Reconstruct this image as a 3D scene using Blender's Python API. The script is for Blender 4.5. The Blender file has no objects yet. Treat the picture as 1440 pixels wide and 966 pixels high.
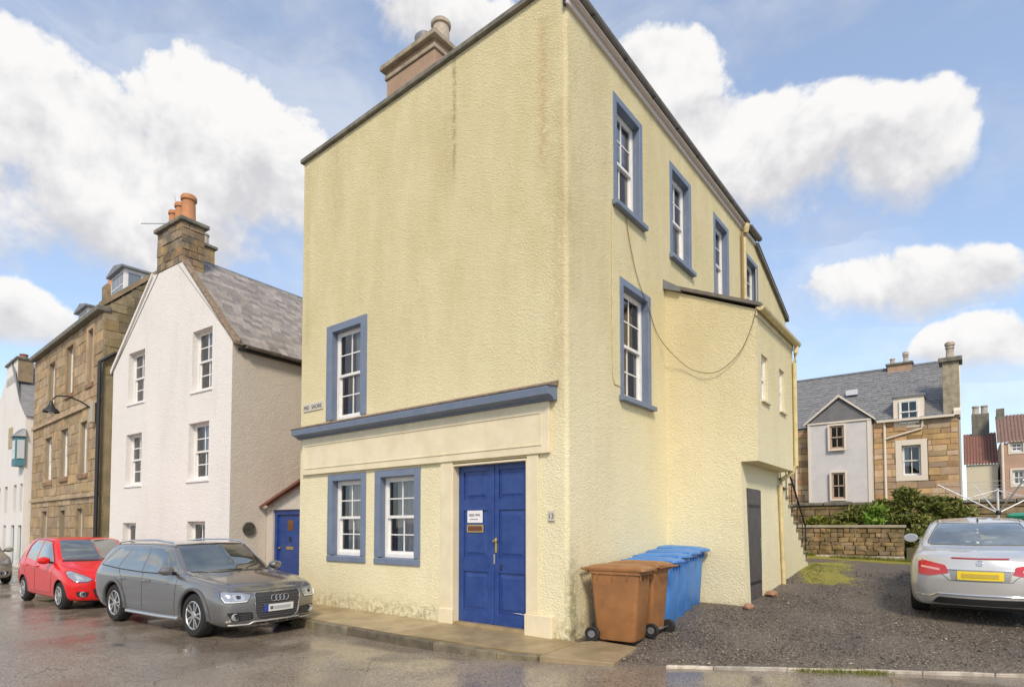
import bpy, bmesh, math, random
import numpy as np
from mathutils import Vector, Matrix
from mathutils.bvhtree import BVHTree
random.seed(7); np.random.seed(7)
R = math.radians
sc = bpy.context.scene
col = sc.collection

# ------------------------------------------------------------------ camera
CAM = Vector((4.574, -7.177, 1.6)); YAW = 37.9036; PITCH = 2.2
cd = bpy.data.cameras.new('camera'); cam = bpy.data.objects.new('camera', cd); col.objects.link(cam)
cam.location = CAM; cam.rotation_euler = (R(90 + PITCH), 0, R(YAW))
cd.sensor_width = 36; cd.sensor_fit = 'HORIZONTAL'; cd.lens = 830 / 1440 * 36
cd.shift_y = (708 - 483) / 1440; cd.clip_start = .05; cd.clip_end = 3000
sc.camera = cam

# ------------------------------------------------------------------ node helper
class NT:
    def __init__(s, tree):
        s.t = tree; s.n = tree.nodes; s.l = tree.links
    def node(s, typ, **kw):
        n = s.n.new(typ)
        for k, v in kw.items(): setattr(n, k, v)
        return n
    def put(s, sock, v):
        if v is None: return
        if isinstance(v, bpy.types.NodeSocket): s.l.new(v, sock)
        else:
            if hasattr(sock.default_value, '__len__') and not hasattr(v, '__len__'): v = [v] * len(sock.default_value)
            if hasattr(v, '__len__') and len(v) == 3 and len(sock.default_value) == 4: v = (*v, 1)
            sock.default_value = v
    def m(s, op, a, b=None, c=None, clamp=False):
        n = s.node('ShaderNodeMath', operation=op, use_clamp=clamp)
        s.put(n.inputs[0], a); s.put(n.inputs[1], b); s.put(n.inputs[2], c)
        return n.outputs[0]
    def vm(s, op, a, b=None):
        n = s.node('ShaderNodeVectorMath', operation=op)
        s.put(n.inputs[0], a); s.put(n.inputs[1], b)
        return n.outputs['Value'] if op == 'DOT_PRODUCT' else n.outputs[0]
    def mix(s, f, a, b, mode='MIX'):
        n = s.node('ShaderNodeMix', data_type='RGBA', blend_type=mode)
        s.put(n.inputs[0], f); s.put(n.inputs[6], a); s.put(n.inputs[7], b)
        return n.outputs[2]
    def ss(s, x, a, b, lo=0., hi=1.):
        n = s.node('ShaderNodeMapRange', interpolation_type='SMOOTHSTEP')
        for i, v in enumerate((x, a, b, lo, hi)): s.put(n.inputs[i], v)
        return n.outputs[0]
    def noise(s, vec, scale, detail=4, rough=.5, dist=0):
        n = s.node('ShaderNodeTexNoise'); s.put(n.inputs['Vector'], vec)
        n.inputs['Scale'].default_value = scale; n.inputs['Detail'].default_value = detail
        n.inputs['Roughness'].default_value = rough; n.inputs['Distortion'].default_value = dist
        return n.outputs['Fac']
    def voro(s, vec, scale, feature='F1', out='Distance', rnd=1.):
        n = s.node('ShaderNodeTexVoronoi', feature=feature); s.put(n.inputs['Vector'], vec)
        n.inputs['Scale'].default_value = scale; n.inputs['Randomness'].default_value = rnd
        return n.outputs[out]
    def pos(s): return s.node('ShaderNodeNewGeometry').outputs['Position']
    def xyz(s, v):
        n = s.node('ShaderNodeSeparateXYZ'); s.put(n.inputs[0], v); return n.outputs
    def comb(s, x, y, z):
        n = s.node('ShaderNodeCombineXYZ')
        for i, v in enumerate((x, y, z)): s.put(n.inputs[i], v)
        return n.outputs[0]

# ------------------------------------------------------------------ world: blue sky with broken cumulus
SUN_AZ, SUN_EL = 139., 42.          # compass-like: direction the sun stands in, from +Y clockwise
w = bpy.data.worlds.new('World'); sc.world = w; w.use_nodes = True
w.cycles.sampling_method = 'MANUAL'; w.cycles.sample_map_resolution = 256
W = NT(w.node_tree); W.n.clear()
sky = W.node('ShaderNodeTexSky', sky_type='NISHITA', sun_disc=False)
sky.sun_elevation = R(SUN_EL); sky.sun_rotation = R(SUN_AZ)
sky.air_density = 1.0; sky.dust_density = .25; sky.ozone_density = 1.2; sky.altitude = 10
D = W.node('ShaderNodeTexCoord').outputs['Generated']
D = W.vm('NORMALIZE', D)
def cdir(px, py):
    th, yw = R(PITCH), R(YAW)
    F0 = Vector((-math.sin(yw), math.cos(yw), 0)); Rt = Vector((math.cos(yw), math.sin(yw), 0)); Z = Vector((0, 0, 1))
    F = F0 * math.cos(th) + Z * math.sin(th); U = Z * math.cos(th) - F0 * math.sin(th)
    return (F + Rt * (px - 720) / 830 - U * (py - 708) / 830).normalized()
blobs = []
for px, py, rx, ry in [(140, 225, 340, 160), (320, 210, 210, 150), (10, 290, 260, 150), (180, 320, 280, 115), (420, 280, 190, 140), (30, 462, 100, 50),
                       (660, 30, 170, 75), (925, 115, 120, 110), (1010, 205, 170, 120),
                       (1130, 245, 210, 130), (1265, 225, 165, 110), (1330, 395, 220, 64), (1190, 410, 130, 60), (1400, 485, 180, 60),
                       (560, 330, 200, 90)]:
    c = cdir(px, py); t = cdir(px + rx, py); u = cdir(px, py - ry)
    blobs.append((c, (t - c).length, (u - c).length))
wnn = W.node('ShaderNodeTexNoise'); W.put(wnn.inputs['Vector'], D); wnn.inputs['Scale'].default_value = 3.4; wnn.inputs['Detail'].default_value = 2
Dw = W.vm('ADD', D, W.vm('MULTIPLY', W.vm('SUBTRACT', wnn.outputs['Color'], (.5, .5, .5)), (.18, .18, .11)))
mx = None; sw = None; sv = None
for c, a, b in blobs:
    t = Vector((0, 0, 1)).cross(c).normalized(); u = c.cross(t).normalized()
    du = W.vm('DOT_PRODUCT', Dw, tuple(t / a)); dv = W.vm('DOT_PRODUCT', Dw, tuple(u / b))
    fr = W.m('GREATER_THAN', W.vm('DOT_PRODUCT', D, tuple(c)), .3)
    mm = W.m('SUBTRACT', W.m('SUBTRACT', 1., W.m('MULTIPLY', du, du)), W.m('MULTIPLY', dv, dv))
    mm = W.m('MULTIPLY', W.m('MAXIMUM', mm, 0.), fr)
    vv = W.m('MULTIPLY', mm, dv)
    mx = mm if mx is None else W.m('MAXIMUM', mx, mm)
    sw = mm if sw is None else W.m('ADD', sw, mm)
    sv = vv if sv is None else W.m('ADD', sv, vv)
VF = cdir(720, 483)                 # beyond the clouds in view the same kind of cloud goes on all the way round
far = W.ss(W.vm('DOT_PRODUCT', D, tuple(VF)), .62, .45)
ext_ = W.m('MULTIPLY', W.ss(W.noise(W.vm('MULTIPLY', D, (1, 1, 2.2)), 2.3, 1, .5), .46, .68), far)
mx = W.m('MAXIMUM', mx, ext_)
fb = W.noise(Dw, 7.5, 6, .56)
fb2 = W.noise(D, 19., 4, .6)
dens = W.m('ADD', W.m('SUBTRACT', W.m('MULTIPLY', mx, 1.35), .22), W.m('ADD', W.m('MULTIPLY', W.m('SUBTRACT', fb, .5), 2.7), W.m('MULTIPLY', W.m('SUBTRACT', fb2, .5), 1.3)))
fbu = W.noise(W.vm('ADD', Dw, (.012, -.010, .030)), 7.5, 4, .56)     # billows: brighter where the cloud thins towards the light
v = W.m('DIVIDE', sv, W.m('ADD', sw, .02))
soft = W.ss(v, .35, -.55)                                              # crisp tops, melting bases
alpha = W.m('MULTIPLY', W.ss(dens, W.m('SUBTRACT', .08, W.m('MULTIPLY', soft, .12)), W.m('ADD', .50, W.m('MULTIPLY', soft, .55))), W.ss(mx, .0, .12))
veil = W.m('MULTIPLY', W.ss(W.noise(W.vm('MULTIPLY', Dw, (1, 1, 2.6)), 3.1, 5, .62), .38, .72), .42)
alpha = W.m('MAXIMUM', alpha, veil)
lit = W.ss(W.m('ADD', W.m('MULTIPLY', v, .7), W.m('ADD', W.m('MULTIPLY', W.m('SUBTRACT', fb, fbu), 2.6), W.m('MULTIPLY', W.m('SUBTRACT', fb2, .5), 1.2))), -.62, .42)
ccol = W.mix(lit, (3.05, 3.02, 3.12), (4.5, 4.42, 4.32))
skyc = W.mix(.32, sky.outputs[0], (2.8, 3.3, 4.25))
out = W.mix(W.m('MULTIPLY', alpha, .96), skyc, ccol)
bg = W.node('ShaderNodeBackground'); W.put(bg.inputs[0], out); bg.inputs[1].default_value = .14
W.l.new(bg.outputs[0], W.node('ShaderNodeOutputWorld').inputs[0])

sd = bpy.data.lights.new('sun', 'SUN'); sun = bpy.data.objects.new('sun', sd); col.objects.link(sun)
sd.energy = 2.1; sd.angle = R(12); sd.color = (1, .86, .67)
sdir = Vector((math.sin(R(SUN_AZ)) * math.cos(R(SUN_EL)), math.cos(R(SUN_AZ)) * math.cos(R(SUN_EL)), math.sin(R(SUN_EL))))
sun.rotation_euler = (-sdir).to_track_quat('-Z', 'Y').to_euler(); sun.location = (10, -20, 25)
sc.view_settings.view_transform = 'Standard'; sc.view_settings.look = 'None'
sc.view_settings.exposure = 0.66; sc.view_settings.gamma = 1

# ------------------------------------------------------------------ materials
MATS = {}
def mat(name, c=(.5, .5, .5), rough=.7, metal=0., spec=.5, coat=0., c2=None, ns=6., nd=5, var=0., bump=0., bs=60., bd=.01, streak=0., emit=None, aniso=(1, 1, 1), rvar=0., thin=0.):
    if name in MATS: return MATS[name]
    m = bpy.data.materials.new(name); m.use_nodes = True; T = NT(m.node_tree)
    p = T.n['Principled BSDF']; P = T.pos(); Pa = T.vm('MULTIPLY', P, aniso)
    base = (*c, 1)
    if c2 is not None:
        f = T.ss(T.noise(Pa, ns, nd, .6), .3, .7)
        base = T.mix(f, c, c2)
    if var:
        r = T.node('ShaderNodeObjectInfo').outputs['Random']
        hv = T.node('ShaderNodeHueSaturation'); T.put(hv.inputs['Color'], base)
        T.put(hv.inputs['Value'], T.m('ADD', 1 - var, T.m('MULTIPLY', r, 2 * var)))
        r2 = T.m('FRACT', T.m('MULTIPLY', r, 17.3))
        T.put(hv.inputs['Hue'], T.m('ADD', .5 - .03 * var, T.m('MULTIPLY', r2, .06 * var)))
        T.put(hv.inputs['Saturation'], T.m('ADD', 1 - var * .6, T.m('MULTIPLY', T.m('FRACT', T.m('MULTIPLY', r, 31.7)), 1.2 * var)))
        base = hv.outputs[0]
    if streak:
        s_ = T.ss(T.noise(T.vm('MULTIPLY', P, (5, 5, .35)), 1., 5, .65), .5, .8)
        base = T.mix(T.m('MULTIPLY', s_, streak), base, tuple(x * .45 for x in c))
    T.put(p.inputs['Base Color'], base)
    p.inputs['Metallic'].default_value = metal; p.inputs['Specular IOR Level'].default_value = spec
    p.inputs['Coat Weight'].default_value = coat; p.inputs['Coat Roughness'].default_value = .04
    if rvar: T.put(p.inputs['Roughness'], T.m('ADD', rough - rvar, T.m('MULTIPLY', T.noise(P, 3., 5), 2 * rvar)))
    else: p.inputs['Roughness'].default_value = rough
    if bump:
        b = T.node('ShaderNodeBump'); b.inputs['Strength'].default_value = bump; b.inputs['Distance'].default_value = bd
        T.put(b.inputs['Height'], T.noise(Pa, bs, 6, .6)); T.l.new(b.outputs[0], p.inputs['Normal'])
    if emit: T.put(p.inputs['Emission Color'], emit[:3]); p.inputs['Emission Strength'].default_value = emit[3]
    MATS[name] = m
    return m

def gauss(T, x, c, s):
    d = T.m('DIVIDE', T.m('SUBTRACT', x, c), s)
    return T.m('EXPONENT', T.m('MULTIPLY', T.m('MULTIPLY', d, d), -1.))
def harl(name, c, cdark, kind=0, bstr=.9, scale=1.):
    m = bpy.data.materials.new(name); m.use_nodes = True; T = NT(m.node_tree); p = T.n['Principled BSDF']; P = T.pos()
    x, y, z = T.xyz(P)
    big = T.ss(T.noise(P, .55, 5, .6), .3, .75)
    st = T.ss(T.noise(T.vm('MULTIPLY', P, (1.3, 1.3, .3)), 1., 6, .62), .46, .78)
    sp = T.ss(T.noise(P, 38 * scale, 3, .6), .42, .72)
    b = T.mix(T.m('MULTIPLY', big, .45), c, cdark)
    b = T.mix(T.m('MULTIPLY', st, .26), b, tuple(k * .72 for k in cdark))
    b = T.mix(T.m('MULTIPLY', sp, .22), b, tuple(k * .62 for k in cdark))
    if kind == 1:                     # the yellow house: rain streaks, rust and algae where they sit on the wall
        n1 = T.noise(T.vm('MULTIPLY', P, (1.6, 1.6, .55)), 1., 7, .68)
        n2 = T.noise(P, 9., 5, .65)
        wob = T.m('MULTIPLY', T.m('SUBTRACT', T.noise(T.vm('MULTIPLY', P, (0, 0, 2.5)), 1., 3), .5), .12)
        def streak(xc, sx, z0, z1, colr, k):
            g = gauss(T, T.m('ADD', x, wob), xc, sx)
            g = T.m('MULTIPLY', g, T.m('MULTIPLY', T.ss(z, z0, z0 + .8), T.ss(z, z1 + .05, z1 - .1)))
            g = T.m('MULTIPLY', g, T.ss(n2, .3, .6))
            g = T.m('MULTIPLY', g, T.m('LESS_THAN', y, .05))
            return T.mix(T.m('MULTIPLY', g, k), b, colr)
        b = streak(-2.27, .045, 7.3, 9.75, (.13, .09, .05), .75)
        b = streak(-2.4, .20, 6.9, 8.8, (.38, .22, .11), .35)
        b = streak(-.42, .10, 6.6, 9.4, (.42, .22, .10), .55)
        b = streak(-.15, .16, 3.2, 8.0, (.34, .26, .15), .30)
        b = streak(-5.6, .30, 7.2, 9.5, (.34, .24, .12), .28)
        b = streak(-6.6, .10, 5., 9.4, (.34, .24, .12), .30)
        b = T.mix(T.m('MULTIPLY', T.ss(z, 1.6, 6.), T.m('ADD', .36, T.m('MULTIPLY', T.ss(n1, .3, .7), .30))), b, (.555, .465, .235))     # harl colour turns darker and yellower with height, broken by noise
        ed = T.m('MULTIPLY', T.m('ADD', gauss(T, T.m('ADD', x, y), .0, .35), 0.), T.ss(n1, .45, .75))
        b = T.mix(T.m('MULTIPLY', ed, .35), b, (.33, .26, .14))
        alg = T.m('MULTIPLY', T.m('MULTIPLY', gauss(T, y, .12, .16), T.ss(z, 1.7, .5)), T.ss(n2, .25, .6))
        b = T.mix(T.m('MULTIPLY', T.m('MULTIPLY', alg, T.m('GREATER_THAN', x, -.06)), .7), b, (.16, .17, .06))
        gr = T.m('MULTIPLY', T.ss(z, .42, .0), T.ss(n2, .35, .7))
        b = T.mix(T.m('MULTIPLY', gr, .75), b, (.20, .17, .09))
    elif kind == 2:
        n2 = T.noise(P, 5., 5, .65)
        b = T.mix(T.m('MULTIPLY', T.m('MULTIPLY', T.ss(z, 1.2, .0), T.ss(n2, .3, .7)), .4), b, (.3, .28, .24))
    T.put(p.inputs['Base Color'], b); p.inputs['Roughness'].default_value = .88; p.inputs['Specular IOR Level'].default_value = .25
    h = T.m('ADD', T.m('MULTIPLY', T.voro(T.vm('ADD', P, T.vm('MULTIPLY', T.comb(T.noise(P, 9 * scale, 2), T.noise(P, 11 * scale, 2), T.noise(P, 10 * scale, 2)), (.1, .1, .1))), 17 * scale, 'F1'), .6), T.m('MULTIPLY', T.noise(P, 26 * scale, 6, .72), 1.1))
    h = T.m('ADD', h, T.m('MULTIPLY', T.noise(P, 5., 4), .7))
    bn = T.node('ShaderNodeBump'); bn.inputs['Strength'].default_value = bstr; bn.inputs['Distance'].default_value = .022
    T.put(bn.inputs['Height'], h); T.l.new(bn.outputs[0], p.inputs['Normal'])
    MATS[name] = m
    return m
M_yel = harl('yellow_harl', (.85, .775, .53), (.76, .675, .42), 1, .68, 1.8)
M_white = harl('white_harl', (.79, .765, .735), (.72, .69, .655), 2, .5, 1.3)
M_beige = harl('beige_harl', (.66, .60, .525), (.56, .50, .43), 2, .75, 1.8)
M_cream = mat('cream_paint', (.78, .69, .49), .55, c2=(.70, .61, .42), ns=3, bump=.15, bs=40, streak=.12)
M_creamsill = mat('cream_smooth', (.74, .66, .44), .6, c2=(.62, .54, .34), ns=4)
M_bluetrim = mat('blue_margin', (.145, .185, .27), .5, c2=(.175, .215, .30), ns=4, bump=.2, bs=30)
M_bluedoor = mat('blue_door_paint', (.014, .045, .20), .34, c2=(.026, .068, .255), ns=5, bump=.08, bs=25, spec=.5)
M_whitep = mat('white_paint', (.80, .79, .78), .4, c2=(.72, .71, .69), ns=8)
M_lead = mat('lead_sheet', (.16, .17, .19), .5, c2=(.22, .23, .25), ns=4)
M_verge = mat('stone_verge', (.23, .21, .17), .85, c2=(.12, .12, .10), ns=5, bump=.4, bs=25)
M_cornst = mat('weathered_stone', (.30, .22, .15), .9, c2=(.16, .12, .09), ns=9, bump=.6, bs=20, bd=.02)
M_gutter = mat('dark_gutter', (.13, .115, .10), .55, c2=(.19, .17, .15), ns=6)
M_fasc = mat('fascia_board', (.66, .60, .58), .6)
M_slate = mat('slate', (.235, .21, .19), .6, c2=(.33, .295, .265), ns=7, var=.30, bump=.4, bs=40)
M_slatefar = mat('blue_slate', (.17, .172, .18), .6, c2=(.23, .23, .235), ns=4, var=.2, bump=.3, bs=30)
M_stone = mat('brown_ashlar', (.44, .32, .19), .88, c2=(.29, .21, .125), ns=2.5, var=.20, bump=.4, bs=18, bd=.012, streak=.25)
M_stonedk = mat('mossy_rubble', (.28, .21, .12), .92, c2=(.16, .135, .075), ns=2.2, var=.3, bump=.6, bs=14, bd=.02, streak=.3)
M_sand = mat('golden_sandstone', (.50, .345, .20), .88, c2=(.37, .25, .145), ns=1.8, var=.32, bump=.5, bs=14, bd=.02)
M_garden = mat('garden_rubble', (.30, .21, .115), .92, c2=(.13, .10, .05), ns=4, var=.25, bump=.7, bs=20, bd=.02)
M_mortar = mat('mortar', (.30, .25, .18), .95, bump=.5, bs=30)
M_mortdk = mat('dark_mortar', (.20, .15, .09), .95, bump=.5, bs=30)
M_chim = mat('chimney_render', (.42, .29, .20), .9, c2=(.34, .23, .16), ns=3, bump=.3, bs=25)
M_chimcap = mat('chimney_cap', (.40, .34, .25), .9, c2=(.24, .21, .15), ns=5, bump=.4, bs=20)
M_chst = mat('chimney_stone', (.34, .235, .13), .92, c2=(.13, .115, .095), ns=3, var=.3, bump=.6, bs=16, bd=.02)
M_pot = mat('terracotta_pot', (.50, .22, .09), .75, c2=(.40, .19, .09), ns=8)
M_potbuff = mat('buff_pot', (.50, .42, .33), .8, c2=(.30, .27, .23), ns=6)
M_grey = mat('grey_render', (.62, .60, .60), .8, c2=(.57, .55, .55), ns=3)
M_pant = mat('red_pantile', (.30, .125, .085), .8, c2=(.20, .095, .07), ns=7, var=.2)
M_pink = mat('pink_render', (.50, .33, .25), .85, c2=(.42, .28, .21), ns=2)
M_teal = mat('teal_paint', (.04, .16, .20), .5)
M_greydoor = mat('grey_door', (.075, .068, .066), .6, c2=(.10, .09, .086), ns=6)
M_iron = mat('black_iron', (.02, .02, .022), .5)
M_brass = mat('brass', (.55, .42, .18), .35, metal=.8)
M_steel = mat('steel', (.5, .5, .5), .35, metal=.9)
M_copper = mat('letter_brown', (.14, .05, .03), .5)
M_paper = mat('paper', (.75, .73, .76), .8)
M_ink = mat('ink', (.10, .10, .12), .8); M_smudge0 = mat('faded_ink', (.30, .30, .34), .8)
M_yelpipe = mat('yellow_pipe', (.66, .56, .30), .5, c2=(.52, .43, .22), ns=6)
M_cable = mat('cable', (.20, .16, .09), .7)
M_inter = mat('room_dark', (.045, .035, .032), .9)
M_curt = mat('net_curtain', (.84, .82, .82), .9, c2=(.62, .60, .62), ns=14, aniso=(1, 1, .05))
M_curtred = mat('brown_curtain', (.16, .07, .055), .9, c2=(.10, .045, .04), ns=14, aniso=(1, 1, .05))
M_wood = mat('warm_wood', (.28, .14, .06), .6)
M_conc = mat('concrete_slab', (.38, .29, .165), .45, c2=(.25, .19, .105), ns=2.2, var=.12, bump=.25, bs=45, rvar=.18)
M_kerb = mat('kerb_stone', (.20, .165, .105), .65, c2=(.10, .085, .06), ns=5, var=.25, bump=.4, bs=30)
M_pale = mat('pale_edging', (.54, .48, .40), .8, c2=(.30, .26, .20), ns=7, var=.25, bump=.4, bs=30)
def glass_mat():
    m = bpy.data.materials.new('window_glass'); m.use_nodes = True; T = NT(m.node_tree); T.n.remove(T.n['Principled BSDF'])
    o = T.n['Material Output']; tr = T.node('ShaderNodeBsdfTransparent'); gl = T.node('ShaderNodeBsdfGlossy')
    tr.inputs[0].default_value = (.78, .80, .80, 1); gl.inputs[0].default_value = (.9, .92, .95, 1); gl.inputs['Roughness'].default_value = .02
    bn = T.node('ShaderNodeBump'); bn.inputs['Strength'].default_value = .05; bn.inputs['Distance'].default_value = .02
    T.put(bn.inputs['Height'], T.noise(T.pos(), 2.5, 2)); T.l.new(bn.outputs[0], gl.inputs['Normal'])
    fr = T.node('ShaderNodeFresnel'); fr.inputs[0].default_value = 1.55
    mx_ = T.node('ShaderNodeMixShader'); T.put(mx_.inputs[0], T.m('MULTIPLY', fr.outputs[0], 1.6, clamp=True))
    T.l.new(tr.outputs[0], mx_.inputs[1]); T.l.new(gl.outputs[0], mx_.inputs[2]); T.l.new(mx_.outputs[0], o.inputs[0])
    MATS['window_glass'] = m; return m
M_glass = glass_mat()

# ------------------------------------------------------------------ mesh helpers
def tag(o, label=None, cat=None, group=None, kind=None):
    if label: o['label'] = label
    if cat: o['category'] = cat
    if group: o['group'] = group
    if kind: o['kind'] = kind
    return o
def link(name, me, parent=None, loc=(0, 0, 0), rot=(0, 0, 0), scale=(1, 1, 1)):
    o = bpy.data.objects.new(name, me); col.objects.link(o)
    o.location = loc; o.rotation_euler = rot if hasattr(rot, '__len__') else (0, 0, rot); o.scale = scale
    if parent: o.parent = parent
    return o
def thing(name, label, cat, loc=(0, 0, 0), rz=0, group=None):
    return tag(link(name, None, None, loc, (0, 0, rz)), label, cat, group)
class B:
    def __init__(s): s.v = []; s.f = []; s.mi = []; s.cur = 0
    def q(s, *pts):
        n = len(s.v); s.v += [tuple(p) for p in pts]; s.f.append(tuple(range(n, n + len(pts)))); s.mi.append(s.cur); return s
    def box(s, x0, x1, y0, y1, z0, z1):
        n = len(s.v); s.v += [(x, y, z) for z in (z0, z1) for x, y in ((x0, y0), (x1, y0), (x1, y1), (x0, y1))]
        for f in ((3, 2, 1, 0), (4, 5, 6, 7), (0, 1, 5, 4), (1, 2, 6, 5), (2, 3, 7, 6), (3, 0, 4, 7)):
            s.f.append(tuple(n + i for i in f)); s.mi.append(s.cur)
        return s
    def prism(s, poly, fn0, fn1):
        """poly: list of 2d points; fn0/fn1 map to 3d for both end caps"""
        n = len(s.v); k = len(poly)
        s.v += [tuple(fn0(*p)) for p in poly] + [tuple(fn1(*p)) for p in poly]
        s.f.append(tuple(range(n, n + k))[::-1]); s.mi.append(s.cur)
        s.f.append(tuple(range(n + k, n + 2 * k))); s.mi.append(s.cur)
        for i in range(k):
            j = (i + 1) % k; s.f.append((n + i, n + j, n + k + j, n + k + i)); s.mi.append(s.cur)
        return s
    def tube(s, path, r, n=8, caps=True):
        path = [Vector(p) for p in path]; rings = []
        rr = r if hasattr(r, '__len__') else [r] * len(path)
        up = Vector((0, 0, 1))
        for i, p in enumerate(path):
            d = (path[min(i + 1, len(path) - 1)] - path[max(i - 1, 0)]).normalized()
            a = d.cross(up)
            if a.length < .05: a = d.cross(Vector((0, 1, 0)))
            a.normalize(); b = a.cross(d).normalized(); base = len(s.v)
            for k in range(n):
                t = 2 * math.pi * k / n; s.v.append(tuple(p + (a * math.cos(t) + b * math.sin(t)) * rr[i]))
            rings.append(base)
        for i in range(len(rings) - 1):
            for k in range(n):
                k2 = (k + 1) % n; s.f.append((rings[i] + k, rings[i + 1] + k, rings[i + 1] + k2, rings[i] + k2)); s.mi.append(s.cur)
        if caps:
            s.f.append(tuple(rings[0] + k for k in range(n))); s.mi.append(s.cur)
            s.f.append(tuple(rings[-1] + k for k in range(n))[::-1]); s.mi.append(s.cur)
        return s
    def lathe(s, prof, n=20, c=(0, 0, 0), axis='z'):
        base = len(s.v)
        for r, h in prof:
            for k in range(n):
                t = 2 * math.pi * k / n; a, b = r * math.cos(t), r * math.sin(t)
                p = (a, b, h) if axis == 'z' else (a, h, -b) if axis == 'y' else (h, a, b)
                s.v.append((p[0] + c[0], p[1] + c[1], p[2] + c[2]))
        for i in range(len(prof) - 1):
            for k in range(n):
                k2 = (k + 1) % n; s.f.append((base + i * n + k, base + i * n + k2, base + (i + 1) * n + k2, base + (i + 1) * n + k)); s.mi.append(s.cur)
        s.f.append(tuple(base + k for k in range(n))[::-1]); s.mi.append(s.cur)
        s.f.append(tuple(base + (len(prof) - 1) * n + k for k in range(n))); s.mi.append(s.cur)
        return s
    def mesh(s, name, mats, smooth=False):
        me = bpy.data.meshes.new(name); me.from_pydata(s.v, [], s.f)
        for m_ in (mats if isinstance(mats, (list, tuple)) else [mats]): me.materials.append(m_)
        if s.mi and max(s.mi) > 0: me.polygons.foreach_set('material_index', s.mi)
        if smooth:
            me.polygons.foreach_set('use_smooth', [True] * len(me.polygons))
            try: me.set_sharp_from_angle(angle=R(40))
            except Exception: pass
        me.update(); return me
    def build(s, name, mats, parent=None, loc=(0, 0, 0), rot=(0, 0, 0), smooth=False, bevel=0):
        o = link(name, s.mesh(name, mats, smooth), parent, loc, rot)
        if bevel:
            md = o.modifiers.new('bevel', 'BEVEL'); md.width = bevel; md.segments = 2; md.limit_method = 'ANGLE'
        return o
def box(name, m, parent, x0, x1, y0, y1, z0, z1, bevel=0, loc=(0, 0, 0), rot=(0, 0, 0)):
    return B().box(x0, x1, y0, y1, z0, z1).build(name, m, parent, loc, rot, bevel=bevel)

def wall_with_holes(b, u0, u1, z0, z1, holes, t, fn, top=None):
    """outer skin with openings cut through and reveals; fn(u, depth, z) -> point; top(u): optional upper outline"""
    us = sorted({u0, u1, *[h[0] for h in holes], *[h[1] for h in holes]}); zs = sorted({z0, z1, *[h[2] for h in holes], *[h[3] for h in holes]})
    us = [u for u in us if u0 <= u <= u1]; zs = [z for z in zs if z0 <= z <= z1]
    for i in range(len(us) - 1):
        for j in range(len(zs) - 1):
            uc, zc = (us[i] + us[i + 1]) / 2, (zs[j] + zs[j + 1]) / 2
            if any(h[0] < uc < h[1] and h[2] < zc < h[3] for h in holes): continue
            b.q(fn(us[i], 0, zs[j]), fn(us[i + 1], 0, zs[j]), fn(us[i + 1], 0, zs[j + 1]), fn(us[i], 0, zs[j + 1]))
    for a, c, d, e in holes:
        b.q(fn(a, 0, d), fn(a, 0, e), fn(a, t, e), fn(a, t, d)); b.q(fn(c, 0, d), fn(c, t, d), fn(c, t, e), fn(c, 0, e))
        b.q(fn(a, 0, e), fn(c, 0, e), fn(c, t, e), fn(a, t, e)); b.q(fn(a, 0, d), fn(a, t, d), fn(c, t, d), fn(c, 0, d))

# unit stone: a slightly bevelled, slightly uneven block, shared by all masonry
def stone_mesh(name, m, jit, bev=.06, seed=0):
    r = random.Random(seed); bm = bmesh.new(); bmesh.ops.create_cube(bm, size=1)
    bmesh.ops.bevel(bm, geom=[e for e in bm.edges if all(v.co.y < 0 for v in e.verts)], offset=bev, segments=1, affect='EDGES', profile=.6)
    for v in bm.verts:
        v.co.x += r.uniform(-jit, jit) * .5; v.co.z += r.uniform(-jit, jit); v.co.y += r.uniform(-jit, jit) * .6
    me = bpy.data.meshes.new(name); bm.to_mesh(me); bm.free(); me.materials.append(m); return me
def masonry(parent, m, u0, u1, z0, z1, holes, course, lens, fn_loc, rz, jit=.02, depth=.12, proud=.012, seed=1, top=None, gap=.012, name='stone', budget=290):
    """courses of separate stones on a wall; fn_loc(u, z) gives the point on the wall face"""
    r = random.Random(seed); meshes = [stone_mesh(name, m, jit, seed=seed * 10 + k) for k in range(4)]; n = 0; z = z0
    while z < z1 - .05:
        h = min(course * r.uniform(.82, 1.2), z1 - z)
        if z1 - z - h < course * .4: h = z1 - z
        u = u0 - r.uniform(0, lens[0] * .6)
        while u < u1:
            l = r.uniform(*lens); a, b_ = max(u, u0), min(u + l, u1); u += l
            if u1 - b_ < lens[0] * .35: b_ = u1; u = u1
            segs = [(a, b_)]
            for hh in holes:
                if hh[2] < z + h * .6 and hh[3] > z + h * .4:
                    segs = [t for s_ in segs for t in ((s_[0], min(s_[1], hh[0])), (max(s_[0], hh[1]), s_[1])) if t[1] - t[0] > .05]
            for a2, b2 in segs:
                if b2 - a2 < .06: continue
                zt = z + h
                if top:
                    zt = min(zt, top((a2 + b2) / 2))
                    if zt - z < .05: continue
                if n >= budget: return n
                p = fn_loc((a2 + b2) / 2, (z + zt) / 2)
                link(name, r.choice(meshes), parent, p, (0, 0, rz), (b2 - a2 - gap, depth + r.uniform(-proud, proud) * 2, zt - z - gap)); n += 1
        z += h
    return n

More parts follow.
